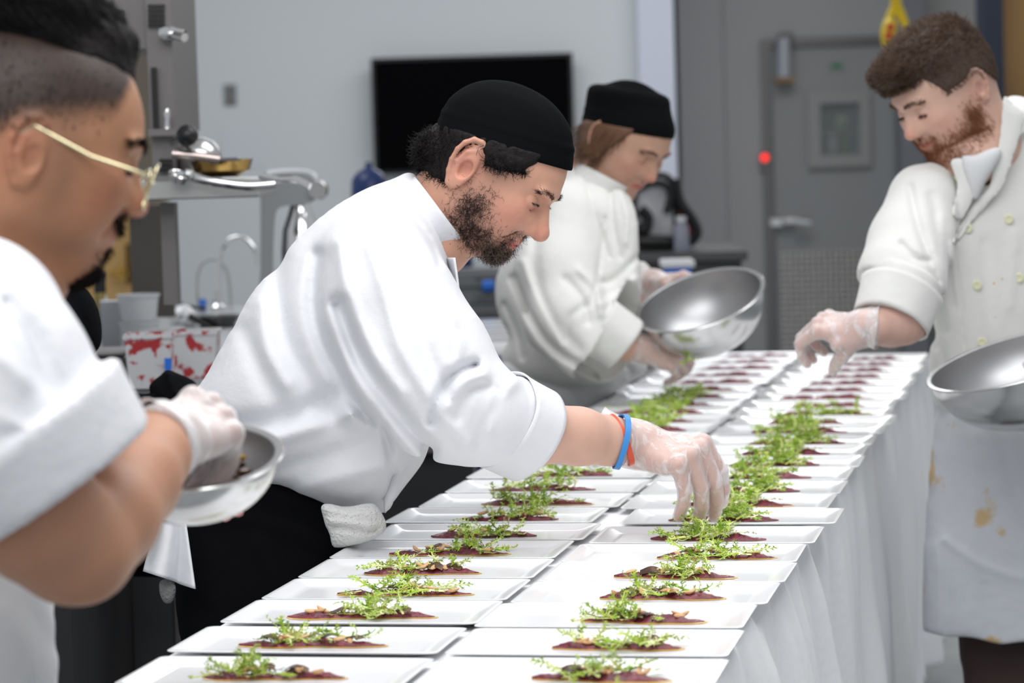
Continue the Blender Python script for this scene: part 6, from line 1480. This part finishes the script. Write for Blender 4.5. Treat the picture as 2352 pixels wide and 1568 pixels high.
    P, N, q = sample_on(h, 14000, (-.12, -.09, -.04), (.12, .09, .15), lambda q, r: q[:, 2] > -.05, 6, hairf)
    top_ = np.clip((q[:, 2]-.05)/.05, 0, 1)[:, None]; dr = (h.R[:, 0]*.9+h.R[:, 2]*.5)[None]*top_+(-h.R[:, 2]*.8-h.R[:, 0]*.5)[None]*(1-top_)
    V, Q = tubes_mesh(grow(P, N, dr+np.random.default_rng(3).normal(0, .28, (len(P), 3)), (.008+.010*top_[:, 0]), 5, .2, 8, lift=.35), .0005, .00025); mesh_obj('hair_strands', V, Q, mat('hair_brown_light', (.10, .058, .036), .5), ho)
    body = [(2306, 226), (2260, 290), (2215, 345), (2165, 362), (2120, 380), (2085, 402), (2080, 450), (2100, 540), (2122, 620), (2138, 700), (2140, 780), (2134, 850), (2150, 925), (2200, 960), (2300, 975), (2420, 975), (2520, 960), (2545, 800), (2550, 600), (2540, 420), (2500, 330), (2420, 260), (2350, 222)]
    s1 = Slab(body, Z0+.06, .72, .15, tx=.0003)
    sleeve = [(2118, 462, Z0-.04, .066), (2092, 560, Z0-.10, .074), (2072, 640, Z0-.15, .076), (2056, 705, Z0-.19, .062)]
    folds = [([(2090, 430), (2110, 520), (2150, 640), (2170, 760)], 9, -.010), ([(2140, 450), (2165, 560), (2190, 700)], 12, -.006), ([(2070, 560), (2100, 590), (2130, 600)], 7, -.010), ([(2060, 620), (2100, 640), (2140, 690)], 7, .007),
             ([(2180, 360), (2200, 430), (2215, 500)], 5, -.005), ([(2192, 560), (2200, 640), (2215, 740), (2230, 830)], 3.5, -.006), ([(2186, 560), (2194, 640), (2209, 740), (2224, 830)], 5, .004), ([(2310, 340), (2270, 420), (2230, 490), (2192, 556)], 4, -.006),
             ([(2150, 760), (2170, 830), (2190, 880)], 8, -.007), ([(2160, 500), (2170, 620), (2180, 740)], 9, .004), ([(2260, 560), (2265, 700), (2280, 830)], 16, -.004), ([(2330, 540), (2320, 700)], 14, .004), ([(2125, 640), (2140, 720), (2150, 800)], 6, -.009)]
    ca = at(2080, 640, Z0-.17); cb = at(2046, 738, Z0-.20)
    def cuts(P, px, py, Z, d):
        d = smax(d, -d_chain(P, [at(2243, 372, Z0-.01), at(2215, 320, Z0-.04)], [.052, .062], .01), .004)
        v = polymask([(2205, 330), (2300, 330), (2262, 400), (2238, 440), (2222, 400)], px, py)
        return d
    sleeve2 = [(2505, 420, Z0+.05, .075), (2560, 560, Z0+.04, .072), (2600, 680, Z0-.02, .066), (2592, 705, Z0-.06, .060)]
    jk, jf = garment('chef_jacket', m_jacket2, ps, [s1], [sleeve, sleeve2], folds, .0044, [(ca, cb, .070, .066, .03)], [cuts], k=.035, noise=.002, nscale=18)
    rolled_cuff(jk, m_jacket2, ca+(cb-ca)*.25, cb, .0740, .0690, float(np.linalg.norm(cb-ca))*.78)
    collar_mesh('collar', m_jacket2, jk, at(2276, 318, Z0+.02), cdir(-.42, .90, .05), cdir(-.80, -.42, -.45), .064, .070, .040, .002, (-95, 95), .06)
    # white undershirt
    s6 = Slab([(2208, 362), (2240, 356), (2290, 338), (2298, 360), (2262, 420), (2242, 460), (2226, 430)], Z0-.075, .8, .03, cell=2.5); garment('undershirt', mat('tshirt', (.66, .67, .68), .9), ps, [s6], [], [], .003, noise=0, k=.01)
    # lapels
    patch(jk, 'left_lapel', m_jacket2, jf, [(2184, 372), (2210, 366), (2226, 400), (2240, 436), (2222, 480), (2206, 505), (2188, 490), (2196, 450), (2198, 415)], .007, zmax=Z0-.07, z0=Z0-.3, z1=Z0+.1, bulge=.004)
    patch(jk, 'right_lapel', m_jacket2, jf, [(2306, 224), (2326, 240), (2352, 262), (2345, 300), (2330, 350), (2300, 430), (2240, 500), (2196, 556), (2192, 545), (2235, 470), (2272, 430), (2282, 378), (2292, 350), (2300, 290)], .006, zmax=Z0-.055, z0=Z0-.3, z1=Z0+.1, bulge=.004)
    def nearz(px, py):
        z = np.linspace(Z0-.35, Z0+.1, 140); d = jf(np.array([at(px, py, q) for q in z])); i = np.argmax(d < 0); return z[i] if d[i] < 0 else Z0-.1
    for (px, py) in ((2203, 407), (2306, 369), (2222, 524), (2317, 503), (2244, 655), (2341, 638), (2256, 786)):
        z = nearz(px, py)-(.006 if py > 520 or px > 2300 else .014); q = at(px, py, z); mb = MB(); ray = (q-CAM)/np.linalg.norm(q-CAM)
        mb.lathe([(0, .004), (.0085, .004), (.0095, .002), (.0085, 0), (.0055, -.0005), (.004, .001), (0, .001)], q, frame_z(ray), 24); mb.build('button', m_button, jk, True)
    # jacket stains
    r3 = np.random.default_rng(5)
    for (px, py, r_) in ((2280, 651, 4), (2300, 640, 3), (2285, 728, 3), (2297, 735, 2), (2256, 751, 4), (2283, 788, 5), (2282, 650, 3), (2330, 744, 3), (2318, 770, 3)):
        z = nearz(px, py); q = at(px, py, z-.0005); mb = MB(); ray = (q-CAM)/np.linalg.norm(q-CAM)
        V = [frame_z(ray)@np.array([math.cos(a)*r_*z/F*r3.uniform(.7, 1.3), math.sin(a)*r_*z/F*r3.uniform(.7, 1.3), 0])+q for a in np.linspace(0, 6.28, 12)[:-1]]
        mb.add(V, [tuple(range(11))]); mb.build('food_stain', mat('orange_stain', (.62, .33, .06), .7), jk)
    # apron
    s3 = Slab([(2150, 880), (2152, 940), (2140, 1060), (2130, 1180), (2124, 1300), (2121, 1400), (2122, 1480), (2128, 1560), (2200, 1590), (2400, 1600), (2520, 1560), (2540, 1300), (2540, 1000), (2520, 880), (2350, 850)], Z0+.06, .72, .14, cell=6., smooth=True)
    def hem(P, px, py, Z, d): return smax(d, py/1000*0+(py-(1452+.14*(px-2130)*(px < 2300)+24*(px >= 2300)+3*np.sin(px*.05)))*Z0/F, .004)
    garment('apron', m_apron_st, ps, [s3], [], [([(2170, 1240), (2260, 1300), (2352, 1330)], 9, .006), ([(2200, 980), (2190, 1100), (2180, 1300), (2175, 1450)], 14, -.005), ([(2260, 1340), (2270, 1400), (2268, 1460)], 8, -.005), ([(2300, 1000), (2320, 1100), (2352, 1180)], 14, .005), ([(2240, 1000), (2235, 1200), (2225, 1440)], 16, .004), ([(2150, 1250), (2160, 1350), (2158, 1450)], 8, .004)], .0055, cuts=[hem], noise=.0025, nscale=16, k=.03)
    s5 = Slab([(2225, 1380), (2500, 1380), (2500, 1900), (2400, 1900), (2380, 1900), (2235, 1900), (2220, 1600)], Z0+.10, .8, .09, cell=9.); garment('trousers', mat('brown_trousers', (.045, .026, .024), .9), ps, [s5], [], [], .010, noise=.003)
    # stitched tie hanging on the apron
    mb = MB(); mb.tube(catmull([at(x, y, nearz(2336, 900)-.02) for x, y in [(2338, 1000), (2340, 1020), (2334, 1040), (2340, 1064)]], 4, False), .004, 8); mb.build('apron_tie', m_jacket2, ps, True)
    return jf
right()
mixing_bowl(2338, 826, 4.98, 15.5, .20, .158, .118, 'mixing_bowl', 'large steel mixing bowl held at the right edge by the red-bearded person')
# ============================================================ left chef
def left():
    ps = empty('person', at(-60, 2300, 2.7)*np.array([1, 1, 0]), 'person with tied-up black hair, gold glasses and white jacket in the left foreground', 'person')
    Z0 = 2.62; f, w_ = hdir(1, 19, -14)
    PF4 = [(u-(.004 if -.02 < z < .02 and u > .1 else 0), z) for u, z in PROFILE]
    h = Head(f, w_, at(52, 362, Z0), 1.05, PF4, wide=1.0, nose=1.05, eye_open=.2, look=-.6, ear_s=1.02, ear_o=(.010, -.006))
    h.neck = [((-.022, 0, -.030), tuple(h.loc(at(-55, 640, Z0+.02)[None])[0]), .058, .068), ((.0, 0, -.05), tuple(h.loc(at(0, 640, Z0)[None])[0]), .050, .056)]
    base = (.46, .225, .125); red = (.42, .13, .085); bc = (.10, .06, .045)
    beard = [((.088, .0, -.068), (.018, .024, .014), .75, bc), ((.094, .01, -.0245), (.010, .022, .006), .85, (.03, .02, .018)), ((.034, .066, -.016), (.014, .02, .034), .42, bc), ((.055, .04, -.062), (.03, .03, .016), .40, bc)]
    scalp = [((.022, .072, .018), (.014, .025, .03), .35, (.14, .09, .07))]
    def fadef(p):
        lo1 = np.where(p[:, 0] > .019, .036+.50*(p[:, 0]-.019), .036+.43*(p[:, 0]-.019)); lo1 = np.where(p[:, 0] < -.02, lo1+(p[:, 0]+.02)*.9, lo1)
        return .94*sstep(p[:, 2], lo1-.014, lo1+.022)*sstep(.069+.1*(p[:, 2]-.07)-p[:, 0], 0, .012)*(p[:, 2] > -.09)
    parts = [head_part(h, .0022, lambda V: skin_colour(h, V, base, red, beard, scalp, fade=(fadef, (.014, .010, .010))))]
    # right arm: upper arm, elbow, forearm, gloved hand
    w1 = at(366, 1014, 2.68)
    arm = [(at(10, 1110, 2.42), .058), (at(90, 1190, 2.42), .056), (at(155, 1258, 2.44), .046), (at(185, 1262, 2.45), .045), (at(245, 1190, 2.49), .045), (at(305, 1105, 2.56), .042), (at(342, 1050, 2.63), .037), (w1, .031)]
    X = cdir(.72, .35, .35); Zd = cdir(-.25, .90, -.30)
    X = cdir(.50, .26, .80)
    add_hand(ps, 'glove', w1, X, cdir(-.10, .50, -.86), 1, .98, [(1.25, .7, .3), (1.35, .75, .3), (1.4, .8, .3), (1.4, .8, .3)], parts, (.52, .265, .165), True, (.03, .0, -.02, -.04), [(.020, .026, -.012), (.050, .036, -.040), (.074, .024, -.062), (.092, .010, -.082)], 1.12, .0028, arm, gm=m_glovew, cuff=(.040, .050, .030, .06, .95, .012))
    # left hand on the bowl's far side
    w2 = at(225, 1012, 2.99); arm2 = [(at(120, 1020, 3.05), .036), (at(180, 1015, 3.02), .033), (w2, .029)]
    add_hand(ps, 'glove', w2, cdir(.85, -.20, .10), cdir(.2, .9, .30), -1, .9, [(.3, .4, .2), (.3, .4, .2), (.35, .4, .2), (.4, .5, .2)], parts, (.56, .25, .23), False, (.05, .0, -.03, -.06), None, 1.0, .003, arm2)
    # tilt: elbow crease is part of the skin mesh
    merge_skin(ps, parts, at(-60, 900, Z0+.12)); eyes(h, ps)
    def keep(q, r):
        y = np.abs(q[:, 1]); pr = 0*q[:, 0]
        pr = np.maximum(pr, .9*np.exp(-((q[:, 0]-.086)/.014)**2-((q[:, 2]+.078)/.010)**2-(y/.02)**4))
        pr = np.maximum(pr, .95*np.exp(-((q[:, 0]-.095)/.012)**2-((q[:, 2]+.0245)/.0055)**2-(y/.026)**4))
        pr = np.maximum(pr, .5*np.exp(-((q[:, 0]-.092)/.010)**2-((q[:, 2]+.053)/.005)**2-(y/.010)**4))
        return r.random(len(q)) < pr
    P, N, q = sample_on(h, 24000, (.04, -.05, -.10), (.12, .05, .0), keep, 31)
    V, Q = tubes_mesh(grow(P, N, (h.R[:, 0]*.45-h.R[:, 2])[None]+np.random.default_rng(4).normal(0, .2, (len(P), 3)), .009, 5, .12, 2, lift=.35), .0004, .0002); mesh_obj('moustache_and_beard', V, Q, m_hairblk, ps)
    brow(h, ps, m_hairblk, [(.0985, .010, .0375), (.0975, .022, .0425), (.0915, .036, .0435), (.082, .047, .038)], 320, .009, .00035, 3)
    lash(h, ps, m_hairblk, 60, .007, .0003)
    def hairf(P):
        p = h.loc(P); sk = h.skull(p); st = noise3(p*np.array([.35, 2.4, 1.2]), 120, 8)
        part = .093+.03*p[:, 0]
        th = .001+.022*sstep(p[:, 2]-part, -.002, .05)
        d = sk-th-.0022*st
        d = smin(d, d_ell(p, (-.050, 0, .160), (.030, .030, .024))-.002*st, .014)
        lim = np.maximum(part-p[:, 2]-.002*st, p[:, 0]-.088-.1*(p[:, 2]-.1))
        return smax(d, lim, .012)*h.k
    A = np.array([h.wor(q_) for q_ in [(x, y, z) for x in (-.14, .14) for y in (-.11, .11) for z in (-.05, .19)]])
    ho = shell_mesh('hair', hairf, A.min(0), A.max(0), .0028, m_hairblk, ps, 0)
    P, N, q = sample_on(h, 14000, (-.12, -.10, .05), (.10, .10, .18), lambda q, r: q[:, 2] > .06, 6, hairf)
    V, Q = tubes_mesh(grow(P, N, (-h.R[:, 0]+h.R[:, 2]*.45)[None]+np.random.default_rng(3).normal(0, .07, (len(P), 3)), .040, 6, .05, 8, lift=.02), .0006, .0003); mesh_obj('hair_strands', V, Q, m_hairblk, ho)
    # clipped sides
    def faden(P):
        p = h.loc(P); d = h.skull(p)-.0014; lo1 = .034+.10*np.abs(p[:, 0]-.01)-np.clip(-p[:, 0]-.03, 0, 1)*1.3
        return smax(d, np.maximum(lo1-p[:, 2], p[:, 0]-.062-.25*(p[:, 2]-.05)), .004)*h.k
    P, N, q = sample_on(h, 15000, (-.12, -.10, -.06), (.075, .10, .10), lambda q, r: r.random(len(q)) < fadef(q), 16)
    V, Q = tubes_mesh(grow(P, N, (-h.R[:, 2])[None]+np.random.default_rng(9).normal(0, .25, (len(P), 3)), .0055, 3, .1, 8, lift=.25), .00045, .0003); mesh_obj('clipped_hair', V, Q, m_hairblk, ho)
    # glasses
    t = empty('eyeglasses', h.o, 'thin gold rimmed eyeglasses on the face of the person in the left foreground', 'eyeglasses')
    mb = MB()
    for sg in (-1, 1):
        R_ = np.stack([h.R[:, 1], h.R[:, 2], h.R[:, 0]], 1); c = (.112, sg*.034, .010)
        ring = [h.wor((c[0]-.0035*abs(math.cos(a))*(1 if math.cos(a)*sg > 0 else .2), c[1]+.0245*math.cos(a), c[2]+.0215*math.sin(a))) for a in np.linspace(0, 2*math.pi, 40)]
        MB().tube(ring, .0011, 8, False).build('rim', m_frame, t, True)
        n = len(ring); mbl = MB(); mbl.add(ring[:-1], [tuple(range(n-1))]); mbl.build('lens', m_lens, t)
        MB().tube([h.wor((.108, sg*.058, .016)), h.wor((.098, sg*.070, .016)), h.wor((.05, sg*.079, .014)), h.wor((-.004, sg*.082, .022)), h.wor((-.016, sg*.080, .010))], [.0014, .0017, .0017, .0020, .0020], 8).build('temple', m_frame, t, True)
    MB().tube([h.wor((.1125, -.011, .014)), h.wor((.116, 0, .018)), h.wor((.1125, .011, .014))], .0012, 8).build('bridge', m_frame, t, True)
    # jacket
    body = [(-400, 700), (-250, 560), (-120, 500), (0, 540), (40, 585), (78, 625), (130, 672), (160, 740), (168, 840), (172, 960), (190, 1050), (160, 1200), (120, 1330), (132, 1500), (120, 1620), (90, 1800), (-600, 1800), (-620, 1000)]
    s1 = Slab(body, Z0+.14, .62, .17, cell=8.)
    sleeve = [(-70, 760, Z0-.13, .086), (-50, 900, Z0-.19, .098), (0, 1010, Z0-.20, .094), (70, 1060, Z0-.20, .082)]
    folds = [([(-50, 640), (60, 760), (120, 900), (150, 980)], 26, -.010), ([(0, 820), (90, 900), (170, 960)], 22, .006), ([(20, 700), (80, 800), (90, 900)], 20, -.006), ([(0, 960), (100, 1000), (200, 1000)], 14, .006), ([(0, 1080), (120, 1090), (230, 1080)], 14, -.006), ([(20, 1300), (100, 1380), (120, 1480)], 20, -.006)]
    ca = at(30, 985, Z0-.20); cb = at(130, 1122, Z0-.19)
    def cuts(P, px, py, Z, d): return smax(d, -d_chain(P, [at(-60, 620, Z0+.02), at(0, 480, Z0)], [.056, .066], .01), .004)
    jk, jf = garment('chef_jacket', m_jacket, ps, [s1], [sleeve], folds, .0052, [(ca, cb, .108, .098, .04)], [cuts], k=.045, noise=.0025, nscale=16)
    collar_mesh('collar', m_jacket, jk, at(-38, 575, Z0+.01), cdir(.30, .95, .05), cdir(.93, -.36, .0), .066, .072, .050, .002, (-10, 10), .04)
    s3 = Slab([(-600, 1180), (-200, 1150), (40, 1190), (90, 1280), (110, 1380), (132, 1470), (128, 1560), (100, 1640), (110, 1900), (-600, 1900)], Z0+.11, .62, .19, cell=8.); garment('apron', m_apron, ps, [s3], [], [([(30, 1300), (80, 1420), (130, 1500)], 16, -.008), ([(0, 1400), (60, 1500), (90, 1568)], 18, .008)], .008, noise=.003, nscale=14)
    return h
def white_glove():
    m = m_glove.copy(); m.name = 'milky_glove'; nt = m.node_tree
    for n in nt.nodes:
        if n.type == 'MAP_RANGE': n.inputs[3].default_value = .42; n.inputs[4].default_value = .72
    return m
m_glovew = white_glove()
left()
t, c, Rb = mixing_bowl(444, 1052, 2.80, 5, .34, .083, .062, 'small_steel_bowl', 'small steel bowl of roasted mushrooms held by the person in the left foreground')
r4 = np.random.default_rng(2); n_ = 46
food = empty('roasted_mushrooms', c-Rb[:, 2]*.03, 'glossy brown and yellow roasted mushrooms inside the small steel bowl', 'food')
mb = MB()
for k in range(90):
    a = r4.uniform(0, 6.28); rr = .056*math.sqrt(r4.random()); q = c+Rb@np.array([rr*math.cos(a), rr*math.sin(a), -.026+r4.uniform(0, .016)]); V, Fc = ell(r4.uniform(.006, .012), .0045, .003, r4.uniform(-.003, .003), 7, 5)
    Rr = np.array(Matrix.Rotation(r4.uniform(0, 6), 3, 'Z')@Matrix.Rotation(r4.uniform(-1, 1), 3, 'X')); mb.add([Rr@np.array(v)+q for v in V], Fc, int(r4.random() < .35))
o_ = mb.build('mushroom_mix', [mat('roast_brown', (.09, .035, .012), .25, coat=.5), mat('roast_gold', (.42, .24, .02), .3, coat=.5)], food, True); o_['kind'] = 'stuff'
# dark cloth heaps between the left chef and the middle chef
def heap(poly, Z, kz, cap, folds, name, label, cat, m=m_black, ns=18):
    s = Slab(poly, Z, kz, cap, cell=5.); o, _ = garment(name, m, None, [s], [], folds, .007, noise=.004, nscale=ns, k=.02); tag(o, label, cat); return o
heap([(195, 905), (260, 900), (330, 905), (345, 880), (385, 852), (420, 862), (450, 880), (470, 930), (500, 1100), (480, 1300), (200, 1300), (190, 1100)], 4.75, .8, .13, [([(345, 905), (400, 960), (430, 1000)], 10, -.012), ([(385, 856), (400, 900), (430, 940)], 7, .010), ([(230, 930), (330, 940), (420, 1000)], 14, .006)], 'black_coat', 'black coat heaped behind the left foreground person\'s gloved hand', 'coat')
heap([(80, 660), (140, 640), (190, 655), (220, 700), (232, 760), (226, 800), (195, 830), (160, 900), (155, 1000), (150, 1075), (60, 1080), (50, 900), (50, 720)], 4.4, .8, .09, [([(150, 660), (190, 730), (200, 790)], 10, -.01)], 'black_bag', 'round black bag behind the left foreground person\'s shoulder', 'bag')
# dark cabinet panels at the lower left
t = empty('undercounter_cabinet', at(280, 1500, 4.7), 'dark grey cabinet panels under the coat at the lower left', 'cabinet')
q0 = at(100, 1500, 5.02); q1 = at(425, 1290, 5.02); mb = MB(); mb.box((q0[0]-.2, q0[1], .03), (q1[0], q0[1]+.4, at(300, 1262, 4.9)[2])); mb.build('body', mat('cab_dark', (.016, .016, .018), .4), t)
for (xa, xb) in ((112, 258), (264, 296), (302, 404)):
    a_ = at(xa, 1500, 5.0); b_ = at(xb, 1275, 5.0); mb = MB(); mb.box((a_[0], q0[1]-.02, .08), (b_[0], q0[1]-.001, b_[2]), bev=.004); mb.build('door_panel', mat('cab_panel', (.075, .076, .08), .35, .3), t)
a_ = at(404, 1500, 4.99); mb = MB(); mb.box((a_[0], q0[1]-.025, .03), (a_[0]+.008, q0[1]-.0, at(404, 1270, 4.99)[2])); mb.build('edge_strip', m_steelmid, t)
